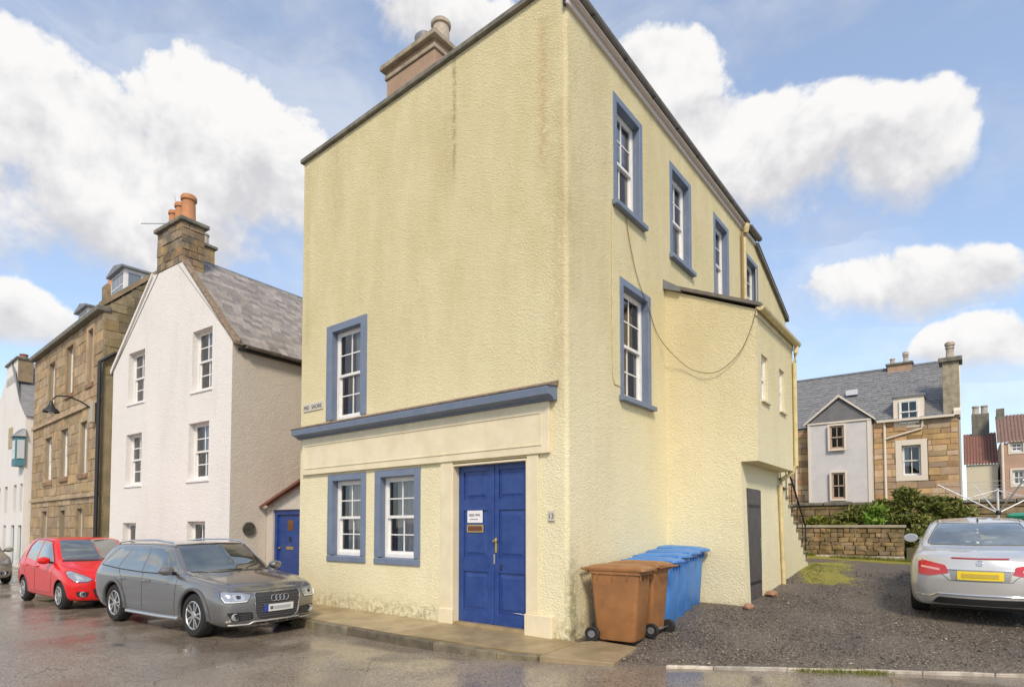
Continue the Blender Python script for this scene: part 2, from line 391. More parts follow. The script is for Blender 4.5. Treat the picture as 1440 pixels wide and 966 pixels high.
# ------------------------------------------------------------------ sash window (a part with sub-parts)
_cache = {}
def sash_window(parent, loc, rz, w_, h_, surround=None, sill=None, cols=2, rows=(2, 2), depth=.2, curtain=None, cx=(0, 1), fr=.055, bar=.022, inner=M_inter, frame_mat=None, smat=None, room=True, blind=None, margins=(.16, .14, .12)):
    """local frame: x along the wall from the left jamb, y into the wall, z up from the opening's foot"""
    fm = frame_mat or M_whitep
    b = B(); y0 = depth - .03
    b.box(0, fr, y0, y0 + .09, 0, h_).box(w_ - fr, w_, y0, y0 + .09, 0, h_).box(fr, w_ - fr, y0, y0 + .09, h_ - fr * .8, h_).box(fr, w_ - fr, y0 - .02, y0 + .09, 0, fr * 1.1)
    win = b.build('window', fm, parent, loc, (0, 0, rz))
    mid = h_ * .5
    gx0, gx1 = fr, w_ - fr
    def sash(z0, z1, y, nr):
        s_ = B(); t = .04
        s_.box(gx0, gx0 + t, y, y + .035, z0, z1).box(gx1 - t, gx1, y, y + .035, z0, z1).box(gx0 + t, gx1 - t, y, y + .035, z1 - t, z1).box(gx0 + t, gx1 - t, y, y + .035, z0, z0 + t * 1.3)
        xs = [gx0 + t + (gx1 - gx0 - 2 * t) * k / cols for k in range(cols + 1)]
        zs = [z0 + t * 1.3 + (z1 - z0 - 2.3 * t) * k / nr for k in range(nr + 1)]
        for xx in xs[1:-1]: s_.box(xx - bar / 2, xx + bar / 2, y + .004, y + .031, zs[0], zs[-1])
        for zz in zs[1:-1]:
            for k in range(cols): s_.box(xs[k] + (bar / 2 if k else 0), xs[k + 1] - (bar / 2 if k < cols - 1 else 0), y + .006, y + .029, zz - bar / 2, zz + bar / 2)
        s_.build('sash', fm, win)
        for i in range(cols):
            for j in range(nr):
                key = (round(xs[i + 1] - xs[i], 3), round(zs[j + 1] - zs[j], 3))
                if key not in _cache: _cache[key] = B().q((0, 0, 0), (key[0], 0, 0), (key[0], 0, key[1]), (0, 0, key[1])).mesh('pane', M_glass)
                link('pane', _cache[key], win, (xs[i], y + .018, zs[j]), (R(random.uniform(-.4, .4)), 0, R(random.uniform(-.5, .5))))
    sash(mid - .02, h_ - fr * .8, y0 + .012, rows[0])
    sash(fr * 1.1, mid + .02, y0 + .05, rows[1])
    d2 = y0 + .09
    if not room: box('backing', inner, win, fr, w_ - fr, y0 + .070, y0 + .074, fr, h_ - fr)
    r_ = B(); e = .04
    r_.q((-e, d2 + .55, -e), (w_ + e, d2 + .55, -e), (w_ + e, d2 + .55, h_ + e), (-e, d2 + .55, h_ + e))
    r_.q((-e, d2, -e), (-e, d2 + .55, -e), (-e, d2 + .55, h_ + e), (-e, d2, h_ + e)).q((w_ + e, d2, -e), (w_ + e, d2, h_ + e), (w_ + e, d2 + .55, h_ + e), (w_ + e, d2 + .55, -e))
    r_.q((-e, d2, h_ + e), (-e, d2 + .55, h_ + e), (w_ + e, d2 + .55, h_ + e), (w_ + e, d2, h_ + e)).q((-e, d2, -e), (w_ + e, d2, -e), (w_ + e, d2 + .55, -e), (-e, d2 + .55, -e))
    if room: r_.build('room_lining', inner, win)
    if curtain:
        for (a, c_, cm) in curtain:
            cb = B(); n = max(4, int(abs(c_ - a) * w_ / .035))
            pts = [(w_ * (a + (c_ - a) * k / n), d2 + .06 + .018 * math.sin(k * 1.9)) for k in range(n + 1)]
            for k in range(n): cb.q((*pts[k], .02), (*pts[k + 1], .02), (*pts[k + 1], h_ - .02), (*pts[k], h_ - .02))
            cb.build('curtain', cm, win, smooth=True)
    if blind:
        B().box(fr, w_ - fr, d2 + .02, d2 + .03, h_ * blind[0], h_ * .97).build('blind', blind[1], win)
    if surround:
        sm = smat or M_bluetrim; L, Tp, pr = surround[0], surround[1], surround[2]
        s_ = B()
        s_.box(-L, 0, -pr, y0, 0, h_ + Tp).box(w_, w_ + L, -pr, y0, 0, h_ + Tp).box(0, w_, -pr, y0, h_, h_ + Tp)
        if len(surround) > 3: s_.box(-L, w_ + L, -pr, y0, -surround[3], 0)
        s_.build('window_surround', sm, win, bevel=.008)
    if sill:
        ex, th, pj, sm2 = sill
        B().prism([(-pj, -th), (y0 - .02, -th), (y0 - .02, 0), (-pj, -.02)], lambda a, c_: (-ex, a, c_), lambda a, c_: (w_ + ex, a, c_)).build('sill', sm2, win, bevel=.008)
    return win

# ================================================================== SETTING: ground, road, pavement, gravel
def lerp(a, b, t): return a + (b - a) * t
def road_z(x): return lerp(-.16, -.12, min(1, max(0, (x + 5) / 6)))
def gravel_z(x, y):
    z = -.067 - .034 * x + .09 * y
    if y > 8.5: z = -.067 - .034 * x + .765 + (y - 8.5) * .012
    return max(z, -.085)
def road_mat():
    m = bpy.data.materials.new('wet_asphalt'); m.use_nodes = True; T = NT(m.node_tree); p = T.n['Principled BSDF']; P = T.pos()
    fine = T.noise(P, 42, 4, .75); chips = T.voro(P, 48, 'F1', 'Color'); cv = T.xyz(chips)[0]
    patch = T.ss(T.noise(P, .8, 6, .62), .36, .66); pat2 = T.ss(T.noise(T.vm('MULTIPLY', P, (.5, 1.4, 1)), 1.1, 5, .6), .4, .7)
    b = T.mix(T.ss(fine, .36, .66), (.060, .049, .039), (.40, .335, .27))
    b = T.mix(T.m('MULTIPLY', T.m('POWER', cv, 2.), .75), b, (.33, .28, .225))
    b = T.mix(T.m('MULTIPLY', patch, .45), b, (.135, .108, .083))
    red = T.m('MULTIPLY', T.m('MULTIPLY', gauss(T, T.xyz(P)[0], -5.9, 1.5), gauss(T, T.xyz(P)[1], -4.1, .55)), T.ss(T.noise(P, 3.5, 5), .4, .65))
    b = T.mix(T.m('MULTIPLY', red, .45), b, (.20, .075, .045))
    crk = T.ss(T.voro(T.vm('ADD', P, T.vm('MULTIPLY', T.comb(T.noise(P, 4, 4), T.noise(P, 5, 4), 0), (.25, .25, 0))), 1.1, 'DISTANCE_TO_EDGE'), .012, .0)
    crk = T.m('MULTIPLY', crk, T.ss(T.noise(P, .9, 2), .5, .6))
    b = T.mix(T.m('MULTIPLY', crk, .7), b, (.02, .018, .016))
    T.put(p.inputs['Base Color'], b)
    gutw = T.m('MULTIPLY', T.ss(T.xyz(P)[1], -5.0, -2.2), T.ss(T.noise(P, 1.3, 4), .36, .56))     # rain lying along the kerb
    wet = T.m('ADD', T.m('ADD', T.m('MULTIPLY', patch, .45), T.m('MULTIPLY', pat2, .3)), T.m('MULTIPLY', gutw, .65), clamp=True)
    T.put(p.inputs['Roughness'], T.m('SUBTRACT', .44, T.m('MULTIPLY', wet, .33)))
    p.inputs['Specular IOR Level'].default_value = .6
    bn = T.node('ShaderNodeBump'); T.put(bn.inputs['Strength'], T.m('SUBTRACT', .75, T.m('MULTIPLY', wet, .68))); bn.inputs['Distance'].default_value = .006
    h = T.m('ADD', T.voro(P, 48), T.m('MULTIPLY', T.noise(P, 7, 5), 1.2)); h = T.m('SUBTRACT', h, T.m('MULTIPLY', crk, .8))
    T.put(bn.inputs['Height'], h); T.l.new(bn.outputs[0], p.inputs['Normal'])
    return m
def gravel_mat():
    m = bpy.data.materials.new('wet_gravel'); m.use_nodes = True; T = NT(m.node_tree); p = T.n['Principled BSDF']; P = T.pos(); x, y, z = T.xyz(P)
    cc = T.voro(P, 55, 'F1', 'Color'); r_ = T.xyz(cc)[0]; g_ = T.xyz(cc)[1]
    b = T.mix(r_, (.038, .031, .025), (.21, .172, .138)); b = T.mix(T.m('MULTIPLY', T.m('GREATER_THAN', g_, .8), .6), b, (.36, .30, .24))
    b = T.mix(T.m('MULTIPLY', T.ss(T.noise(P, .7, 5), .4, .7), .4), b, (.07, .06, .052))
    n2 = T.noise(P, 3.3, 5, .65)
    trk = T.m('MULTIPLY', T.ss(T.noise(T.vm('MULTIPLY', P, (1.5, .35, 1)), 1., 4, .6), .5, .72), .5); b = T.mix(trk, b, (.21, .175, .135))
    def spot(cx, cy, sx, sy): return T.m('MULTIPLY', gauss(T, x, cx, sx), gauss(T, y, cy, sy))
    mo = T.m('ADD', spot(1.8, 8.6, .5, 1.6), T.m('ADD', spot(2.15, 6.9, .42, .5), spot(2.4, 12.0, 2.4, .8)))
    mo = T.m('MULTIPLY', mo, 1.6, clamp=True); mo = T.ss(T.m('ADD', mo, T.m('MULTIPLY', T.m('SUBTRACT', n2, .5), 2.2)), .36, .80)
    b = T.mix(T.m('MULTIPLY', mo, .92), b, T.mix(T.noise(P, 6, 4), (.20, .22, .02), (.46, .38, .03)))
    sand = T.m('MULTIPLY', T.ss(T.m('ADD', y, T.m('MULTIPLY', x, -.56)), .15, -1.1), T.ss(n2, .35, .6))
    b = T.mix(T.m('MULTIPLY', sand, .45), b, (.22, .18, .125))
    T.put(p.inputs['Base Color'], b); T.put(p.inputs['Roughness'], T.m('ADD', .35, T.m('MULTIPLY', r_, .4)))
    bn = T.node('ShaderNodeBump'); bn.inputs['Strength'].default_value = 1.; bn.inputs['Distance'].default_value = .02
    T.put(bn.inputs['Height'], T.m('ADD', T.m('SUBTRACT', 1., T.voro(P, 55)), T.noise(P, 4, 4))); T.l.new(bn.outputs[0], p.inputs['Normal'])
    MATS['wet_gravel'] = m; return m
M_road = road_mat(); M_gravel = gravel_mat()
M_soil = mat('rough_ground', (.11, .10, .06), .95, c2=(.07, .08, .03), ns=.4, bump=.5, bs=8, bd=.05)

g = B(); g.q((-900, -900, -.5), (900, -900, -.5), (900, 900, -.5), (-900, 900, -.5)); tag(g.build('ground', M_soil), kind='structure')
def sheet(name, m, xs, ys, zf, kind='structure', keep=None):
    nx, ny = len(xs), len(ys); v = [(x, y, zf(x, y)) for x in xs for y in ys]
    f = [(i * ny + j, (i + 1) * ny + j, (i + 1) * ny + j + 1, i * ny + j + 1) for i in range(nx - 1) for j in range(ny - 1) if keep is None or keep((xs[i] + xs[i + 1]) / 2, (ys[j] + ys[j + 1]) / 2)]
    me = bpy.data.meshes.new(name); me.from_pydata(v, [], f); me.materials.append(m); me.polygons.foreach_set('use_smooth', [True] * len(f)); me.update()
    return tag(link(name, me), kind=kind)
def rough(x, y): return .010 * math.sin(x * 1.7 + 1.3 * math.sin(y * .9)) * math.sin(y * 1.3 + x * .4)
sheet('road', M_road, [-90, -60, -40, -30, -25] + list(np.arange(-22, 8.01, .25)) + [12, 20, 40], [-50, -30, -20, -14] + list(np.arange(-12, 3.01, .25)) + [4, 6, 8], lambda x, y: road_z(x) + rough(x, y))
gx = np.arange(-.2, 12.01, .2); gy = np.arange(-.6, 14.41, .2)
KL = [(-60, -.95), (-6.2, -.95), (-4.7, -1.27), (-.5, -1.28), (1.08, -.64), (1.5, -.36), (2.9, .55), (5.0, 1.78), (7.2, 3.05), (12, 5.8)]
def kerb_y(x):
    for (a, b), (c, d) in zip(KL, KL[1:]):
        if a <= x <= c: return lerp(b, d, (x - a) / (c - a))
    return 99
def gravel_grid():
    xs = list(np.arange(.0, .93, .15)) + list(np.arange(.95, 12.01, .15)); ts = np.linspace(0, 1, 96) ** 1.35; v = []; ny = len(ts)
    for x in xs:
        y0 = .16 if x < .94 else kerb_y(x) - .06 + .035 * math.sin(x * 5.3) + .02 * math.sin(x * 13.1) if x > 1.02 else -.5
        for t in ts:
            y = lerp(y0, 14.4, t); e = min(1, (y - y0) / .45) if x >= .94 else 1
            v.append((x, y, lerp(-.135, gravel_z(x, y) + .012 * math.sin(x * 3.1 + y) * math.sin(y * 2.3 - x), e)))
    f = [(i * ny + j, (i + 1) * ny + j, (i + 1) * ny + j + 1, i * ny + j + 1) for i in range(len(xs) - 1) for j in range(ny - 1)]
    me = bpy.data.meshes.new('gravel_drive'); me.from_pydata(v, [], f); me.materials.append(M_gravel); me.polygons.foreach_set('use_smooth', [True] * len(f)); me.update(); return me
tag(link('gravel_drive', gravel_grid()), kind='structure')
# loose pebbles lying on the drive (too many to count)
def pebbles():
    oc = np.array([(1, 0, 0), (-1, 0, 0), (0, 1, 0), (0, -1, 0), (0, 0, 1), (0, 0, -1)], float)
    of = np.array([(0, 2, 4), (2, 1, 4), (1, 3, 4), (3, 0, 4), (2, 0, 5), (1, 2, 5), (3, 1, 5), (0, 3, 5)])
    rng = np.random.default_rng(5); V = []; Fs = []; n = 0
    for i in range(26000):
        x = .9 + 7.2 * rng.random(); y = -.4 + (9.5 * rng.random() ** 1.5)
        if y < kerb_y(x) + .32 * rng.random() or (x < .95 and y < .5): continue
        if x < 1.75 and 3.4 < y and x < 1.42: continue
        s = .006 + .009 * rng.random() ** 2 + (.016 * rng.random() if rng.random() < .02 else 0); q = rng.random(3) * 6.28
        ca, sa = math.cos(q[0]), math.sin(q[0])
        p = oc * (s * (1 + .5 * rng.random()), s, s * .6); p = p + rng.normal(0, s * .12, p.shape)
        p = np.stack([p[:, 0] * ca - p[:, 1] * sa, p[:, 0] * sa + p[:, 1] * ca, p[:, 2]], 1)
        V.append(p + (x, y, gravel_z(x, y) + .006)); Fs.append(of + n); n += 6
    V = np.concatenate(V); Fs = np.concatenate(Fs)
    me = bpy.data.meshes.new('pebbles'); me.vertices.add(len(V)); me.vertices.foreach_set('co', V.ravel()); me.loops.add(Fs.size); me.loops.foreach_set('vertex_index', Fs.ravel())
    me.polygons.add(len(Fs)); me.polygons.foreach_set('loop_start', np.arange(0, Fs.size, 3)); me.update(calc_edges=True)
    return me
mp = bpy.data.materials.new('pebble'); mp.use_nodes = True; T = NT(mp.node_tree); isl = T.node('ShaderNodeNewGeometry').outputs['Random Per Island']
cr = T.mix(isl, (.030, .025, .021), (.195, .16, .13)); cr = T.mix(T.m('GREATER_THAN', T.m('FRACT', T.m('MULTIPLY', isl, 13.7)), .82), cr, (.40, .34, .27))
T.put(T.n['Principled BSDF'].inputs['Base Color'], cr); T.n['Principled BSDF'].inputs['Roughness'].default_value = .42
pm = pebbles(); pm.materials.append(mp); tag(link('pebbles', pm), 'loose dark wet pebbles lying over the parking drive', 'gravel', kind='stuff')

# pavement slabs and kerb stones (children of the pavement structure)
pav = tag(B().q((-60, -.9, -.2), (-9.8, -.9, -.2), (-9.8, .4, -.2), (-60, .4, -.2)).q((-9.8, -1.2, -.2), (.9, -1.2, -.2), (.9, .3, -.2), (-9.8, .9, -.2)).build('pavement', M_kerb), kind='structure')
def pav_z(x, y): return -.07 * max(0, (x + .6) / 1.7) * (1 if y < -.1 else .55) - .012 * max(0, -y)
sx = [-22, -19.6, -17.2, -14.8, -12.4, -10.6, -8.6, -6.6, -4.9, -2.38, .18]
for a, b in zip(sx, sx[1:]):
    yb = 1.0 if -9.85 < a < -6.7 else -.002 if a > -7 else .35
    P4 = [(a + .006, kerb_y(a) + .13), (b - .006, kerb_y(b) + .13), (b - .006, yb), (a + .006, yb)]
    B().prism(P4, lambda x, y: (x, y, -.3), lambda x, y: (x, y, pav_z(x, y))).build('slab', M_conc, pav, bevel=.008)
P4 = [(.19, kerb_y(.19) + .02), (1.06, -.62), (.94, .26), (.30, .26), (.19, -.01)]
B().prism(P4, lambda x, y: (x, y, -.3), lambda x, y: (x, y, pav_z(x, y))).build('slab', M_conc, pav, bevel=.008)
x = -22.
while x < .1:
    L = random.uniform(.8, 1.15); e = min(x + L, .17)
    y0, y1 = kerb_y(x), kerb_y(e)
    B().prism([(x + .005, y0), (e - .005, y1), (e - .005, y1 + .125), (x + .005, y0 + .125)], lambda a, c: (a, c, -.35), lambda a, c: (a, c, pav_z(a, c) - .004)).build('kerb_stone', M_kerb, pav, bevel=.015)
    x += L
edg = tag(B().q((1.1, -.6, -.2), (1.5, -.3, -.2), (5, 1.85, -.2), (5, 1.75, -.2)).build('gravel_edge', M_pale), kind='structure')
x = 1.6
while x < 8.5:
    L = random.uniform(.4, .9); e = x + L; y0, y1 = kerb_y(x), kerb_y(e); j = random.uniform(-.012, .012); zt = random.uniform(-.092, -.074); wd = random.uniform(.022, .034)
    if x > 2.4 or random.random() < .4:
        B().prism([(x + .004, y0 - wd + j), (x + L * .5, (y0 + y1) / 2 - wd + j + random.uniform(-.008, .008)), (e - .004, y1 - wd + j), (e - .004, y1 + wd + j), (x + .004, y0 + wd + j)], lambda a, c: (a, c, -.25), lambda a, c: (a, c, zt + .006 * math.sin(a * 9))).build('edging_stone', M_pale, edg, bevel=.012)
    x = e

# ================================================================== YELLOW HOUSE
hs = thing('yellow_house', 'three-storey yellow roughcast corner house with blue window margins and blue double doors', 'house')
XL, YB = -6.77, 13.0
rc = .07                                  # worn corner
def f_front(u, d, z): return (u, d, z)
def f_right(u, d, z): return (-d, u, z)
fw = [(-5.61, -4.70, 1.03, 2.51), (-4.13, -3.20, 1.03, 2.51), (-5.67, -4.75, 3.76, 5.56)]
door_h = (-2.25, -.71, .0, 2.62)
rw = [(1.56, 2.42, 7.02, 8.76), (3.90, 4.78, 6.98, 8.74), (6.42, 7.26, 6.98, 8.78), (8.86, 9.78, 6.98, 8.76), (1.76, 2.72, 3.79, 5.68)]
b = B()
grow = lambda hs_, k=.06: [(h[0] - k, h[1] + k, h[2] - k, h[3] + k) for h in hs_]
wall_with_holes(b, XL, -rc, -.3, 9.5, grow(fw) + [(-2.28, -.68, -.0, 2.65)], .32, f_front)
b.q((XL, 0, 9.5), (-rc, 0, 9.5), (-rc, 0, 9.735), (XL, 0, 9.51))                       # sloping wallhead
wall_with_holes(b, rc, 9.7, -.3, 9.36, grow(rw), .32, f_right)
b.q((0, 9.7, -.3), (0, YB, -.3), (0, YB, 8.2), (0, 9.7, 9.36))
n = 6
for k in range(n):
    a0, a1 = math.pi / 2 * k / n, math.pi / 2 * (k + 1) / n
    p0 = (-rc + rc * math.sin(a0), rc - rc * math.cos(a0)); p1 = (-rc + rc * math.sin(a1), rc - rc * math.cos(a1))
    b.q((*p0, -.3), (*p1, -.3), (*p1, 9.36), (*p0, 9.36))
    b.q((*p0, 9.36), (*p1, 9.36), (*p1, 9.73 - .37 * (k + 1) / n), (*p0, 9.73 - .37 * k / n))
b.q((XL, 0, -.3), (XL, 0, 9.5), (XL, YB, 9.5), (XL, YB, -.3)); b.q((XL, YB, -.3), (XL, YB, 8.2), (0, YB, 8.2), (0, YB, -.3))
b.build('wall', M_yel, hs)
# roof: slated hip, seen only as its edges
b = B(); rz0 = 9.62; ax, ay0, ay1, az = XL / 2, 3.4, 6.3, 11.2
c0, c1, c2, c3 = (XL - .05, .16, rz0), (.16, .16, 9.52), (.16, 9.75, 9.52), (XL - .05, 9.75, rz0)
b.q(c0, c1, (ax, ay0, az)).q(c1, c2, (ax, ay1, az), (ax, ay0, az)).q(c2, c3, (ax, ay1, az)).q(c3, c0, (ax, ay0, az), (ax, ay1, az))
b.q((.1, 9.7, 9.45), (.1, YB + .1, 8.3), (XL, YB + .1, 8.3), (XL, 9.7, 9.45))
roof = b.build('roof', M_slate, hs)
B().prism([(XL - .06, 9.515), (.03, 9.745), (.03, 9.83), (XL - .06, 9.60)], lambda x, z: (x, -.07, z), lambda x, z: (x, .2, z)).build('verge_coping', M_verge, roof, bevel=.01)
box('fascia_board', M_fasc, roof, .0, .045, -.02, 8.6, 9.33, 9.44)
box('soffit', M_fasc, roof, .045, .13, -.02, 8.6, 9.425, 9.44)
def gutter(path, r, parent, m, name='gutter'):
    gb = B(); pr = [(r * math.cos(t), r * math.sin(t)) for t in np.linspace(math.pi, 2 * math.pi, 9)]
    (x0, y0, z0), (x1, y1, z1) = path; d = Vector((x1 - x0, y1 - y0, 0)).normalized(); s_ = Vector((d.y, -d.x, 0))
    for k in range(8):
        a, c = pr[k], pr[k + 1]
        pts = [Vector((x0, y0, z0)) + s_ * a[0] + Vector((0, 0, a[1])), Vector((x1, y1, z1)) + s_ * a[0] + Vector((0, 0, a[1])), Vector((x1, y1, z1)) + s_ * c[0] + Vector((0, 0, c[1])), Vector((x0, y0, z0)) + s_ * c[0] + Vector((0, 0, c[1]))]
        gb.q(*pts); i_ = [p - s_ * 0 + Vector((0, 0, .012)) for p in pts]; gb.q(*i_[::-1])
    gb.q(*[Vector((x0, y0, z0)) + s_ * a + Vector((0, 0, c)) for a, c in pr]); gb.q(*[Vector((x1, y1, z1)) + s_ * a + Vector((0, 0, c)) for a, c in pr])
    return gb.build(name, m, parent, smooth=True)
gutter(((.115, -.04, 9.53), (.115, 8.6, 9.55)), .075, roof, M_gutter)
for yy in (.5, 1.6, 2.7, 3.8, 4.9, 6., 7.1, 8.2): box('gutter_bracket', M_iron, roof, .03, .2, yy, yy + .03, 9.44, 9.452)
box('gutter_end_strap', M_iron, roof, -.015, .012, -.06, -.005, 9.30, 9.56)
# rear lower gutter and verge
box('rear_fascia', M_fasc, roof, .0, .04, 8.75, 9.72, 9.36, 9.46); gutter(((.11, 8.75, 9.55), (.11, 9.75, 9.56)), .075, roof, M_gutter)
B().prism([(9.62, 9.42), (YB + .12, 8.26), (YB + .12, 8.18), (9.62, 9.34)], lambda y, z: (-.05, y, z), lambda y, z: (.09, y, z)).build('rear_verge', M_gutter, roof)
# yellow downpipe with hopper
b = B().tube([(.09, 8.5, 9.5), (.09, 8.5, 9.3), (.07, 8.45, 9.1), (.07, 8.45, 5.6)], .05, 10); b.lathe([(.06, -.12), (.09, 0), (.1, .06), (.1, .1)], 12, (.1, 8.5, 9.36))
b.build('downpipe', M_yelpipe, hs, smooth=True)
B().tube([(.06, 8.3, 9.2), (.06, 8.3, 6.)], .03, 8).build('waste_pipe', mat('brown_pipe', (.26, .17, .07), .6), hs, smooth=True)
# chimneys
ch = box('chimney', M_chim, hs, -4.24, -2.92, .16, .95, 9.4, 10.28, bevel=.015)
box('chimney_band', M_chimcap, ch, -4.27, -2.89, .13, .98, 10.28, 10.36, .01); box('chimney_neck', M_chim, ch, -4.24, -2.92, .16, .95, 10.36, 10.46)
box('chimney_cap', M_chimcap, ch, -4.34, -2.82, .06, 1.05, 10.46, 10.56, .015)
def pot(parent, x, y, z, h, r, m, cowl=None):
    o = B().lathe([(r * 1.1, 0), (r * 1.12, .05), (r, .08), (r * .9, h * .8), (r * 1.1, h * .82), (r * 1.12, h * .93), (r * .95, h), (r * .75, h), (r * .75, h - .05)], 16, (x, y, z)).build('chimney_pot', m, parent, smooth=True)
    if cowl: B().lathe([(r * .7, h), (r * 1.2, h + .03), (r * 1.25, h + .14), (r * .9, h + .2), (.02, h + .22)], 14, (x, y, z)).build('cowl', cowl, o, smooth=True)
pot(ch, -3.1, .5, 10.56, .52, .17, M_potbuff); pot(ch, -3.55, .5, 10.56, .30, .15, M_potbuff, M_lead); pot(ch, -4.02, .5, 10.56, .28, .15, M_potbuff)
rch = box('chimney', M_chimcap, hs, -2.4, -1.35, 10.3, 11.4, 8., 10.62); box('chimney_cap', M_verge, rch, -2.45, -1.3, 10.25, 11.45, 10.62, 10.74, .015)
pot(rch, -1.6, 10.6, 10.74, .55, .13, M_potbuff); pot(rch, -1.7, 11.1, 10.74, .35, .15, M_potbuff)
# fascia, cornice, dentils
sf = box('fascia', M_cream, hs, -6.62, -.29, -.06, .0, 2.68, 3.44, .006)
fr_ = B().box(-6.52, -.42, -.072, -.06, 3.275, 3.295).box(-6.52, -.42, -.072, -.06, 2.80, 2.815).box(-6.52, -6.50, -.072, -.06, 2.815, 3.275).box(-.44, -.42, -.072, -.06, 2.815, 3.275)
fr_.build('panel_moulding', M_cream, sf)
co = B().prism([(0, 3.44), (-.10, 3.44), (-.12, 3.47), (-.20, 3.50), (-.24, 3.50), (-.255, 3.60), (-.25, 3.62), (0, 3.66)], lambda y, z: (-6.74, y, z), lambda y, z: (-.17, y, z)).build('cornice', M_bluetrim, hs, bevel=.005)
B().prism([(0, 3.66), (-.25, 3.622), (-.262, 3.628), (-.262, 3.645), (0, 3.74)], lambda y, z: (-6.76, y, z), lambda y, z: (-.15, y, z)).build('cornice_flashing', M_cornst, co)
dm = B().box(-.014, .014, -.022, 0, 0, .026).mesh('dentil', M_bluetrim)
for k in range(112): link('dentil', dm, co, (-6.66 + k * .0565, -.104, 3.452))
# pilasters and door
box('pilaster', M_cream, hs, -2.53, -2.25, -.035, .0, .0, 2.68, .008); box('pilaster', M_cream, hs, -.71, -.50, -.035, .0, .30, 2.68, .008)
box('pilaster_base', M_cream, hs, -.73, -.24, -.075, .0, -.08, .30, .012); box('pilaster_base', M_cream, hs, -2.55, -2.23, -.055, .0, -.05, .24, .012)
b = B().box(-2.252, -2.235, -.03, .14, 0, 2.62).box(-.727, -.708, -.03, .14, 0, 2.62).box(-2.235, -.727, -.03, .14, 2.60, 2.63); b.build('door_lining', M_cream, hs)
box('door_step', M_conc, hs, -2.25, -.71, -.03, .30, -.06, .035, .008)
def door_leaf(name, x0, x1, y, z0, z1, zs, m, parent, st=.11):
    d = box(name, m, parent, x0, x1, y, y + .05, z0, z1, .004)
    # stiles, rails and raised fields
    d2 = B().box(x0, x0 + st, y - .022, y - .001, z0, z1).box(x1 - st, x1, y - .022, y - .001, z0, z1)
    ed = [z0] + [v_ for p in zs for v_ in p] + [z1]
    for k in range(0, len(ed), 2): d2.box(x0 + st, x1 - st, y - .022, y - .001, ed[k], ed[k + 1])
    d2.build('door_frame', m, d, bevel=.006)
    for a, c in zs:
        pb = B(); i = .035; j = .075
        X0, X1, Z0, Z1 = x0 + st + .004, x1 - st - .004, a + .004, c - .004
        o = [(X0, y - .002, Z0), (X1, y - .002, Z0), (X1, y - .002, Z1), (X0, y - .002, Z1)]
        q = [(X0 + i, y - .004, Z0 + i), (X1 - i, y - .004, Z0 + i), (X1 - i, y - .004, Z1 - i), (X0 + i, y - .004, Z1 - i)]
        r_ = [(X0 + j, y - .017, Z0 + j), (X1 - j, y - .017, Z0 + j), (X1 - j, y - .017, Z1 - j), (X0 + j, y - .017, Z1 - j)]
        for k in range(4):
            l = (k + 1) % 4; pb.q(o[k], o[l], q[l], q[k]); pb.q(q[k], q[l], r_[l], r_[k])
        pb.q(*r_); pb.build('door_panel', m, d)
    return d
zs = [(.22, .86), (1.10, 1.86), (2.04, 2.50)]
dl = door_leaf('door_leaf', -2.232, -1.478, .13, .037, 2.598, zs, M_bluedoor, hs); dr = door_leaf('door_leaf', -1.472, -.729, .13, .037, 2.598, zs, M_bluedoor, hs)
box('astragal', M_bluedoor, dl, -1.50, -1.45, .095, .107, .05, 2.59, .006)
box('notice', M_paper, dl, -2.03, -1.70, .100, .104, 1.66, 1.86)
for k, (a, c, h_) in enumerate([(-1.99, -1.88, .035), (-1.86, -1.75, .03), (-1.97, -1.80, .012)]): box('notice_print', M_smudge0, dl, a, c, .0985, .0999, (1.80, 1.80, 1.72)[k] - h_, (1.80, 1.80, 1.72)[k] + .006)
box('letter_plate', M_brass, dl, -2.04, -1.68, .098, .106, 1.50, 1.63, .004); box('letter_flap', M_copper, dl, -2.01, -1.71, .092, .0975, 1.525, 1.605, .004)
box('handle_plate', M_brass, dr, -1.435, -1.39, .092, .107, 1.18, 1.42, .005)
B().lathe([(.014, 0), (.014, .04), (.03, .05), (.033, .075), (.02, .09)], 14, (-1.412, .0, 0), 'y').build('door_knob', M_brass, dr, (0, 0, 0), smooth=True).location = (0, .02, 1.37)
box('escutcheon', M_iron, dr, -1.33, -1.30, .098, .107, .90, 1.0, .003)
box('key_plate', M_steel, dr, -1.46, -1.425, .09, .0945, 1.0, 1.16, .003)
b = B(); b.q((-.90, .1055, .245), (-.76, .1055, .24), (-.745, .1055, .30)).q((-1.1, .1055, .262), (-.9, .1055, .250), (-.9, .1055, .262)); b.build('scuffed_paint', M_paper, dr)
def text(name, s_, size, m, parent, loc, rot, ext=.002):
    cu = bpy.data.curves.new(name, 'FONT'); cu.body = s_; cu.size = size; cu.extrude = ext; cu.align_x = 'CENTER'
    o = bpy.data.objects.new('tmp', cu); col.objects.link(o)
    me = bpy.data.meshes.new_from_object(o.evaluated_get(bpy.context.evaluated_depsgraph_get())); bpy.data.objects.remove(o); bpy.data.curves.remove(cu)
    me.materials.clear(); me.materials.append(m); return link(name, me, parent, loc, rot)
np_ = box('number_plate', mat('pale_plate', (.55, .52, .44), .6), hs, -.325, -.215, -.03, -.0, 1.68, 1.83, .004); text('house_number', '13', .11, M_ink, np_, (-.27, -.0325, 1.715), (R(90), 0, 0))
nb = box('street_sign', mat('sign_plate', (.56, .53, .46), .6), hs, -6.66, -5.96, -.02, 0, 4.03, 4.20, .004)
for tx, wx in ((-6.535, 'MID'), (-6.175, 'SHORE')): text('street_name', wx, .118, mat('sign_ink', (.07, .065, .06), .7), nb, (tx, -.0225, 4.07), (R(90), 0, 0))
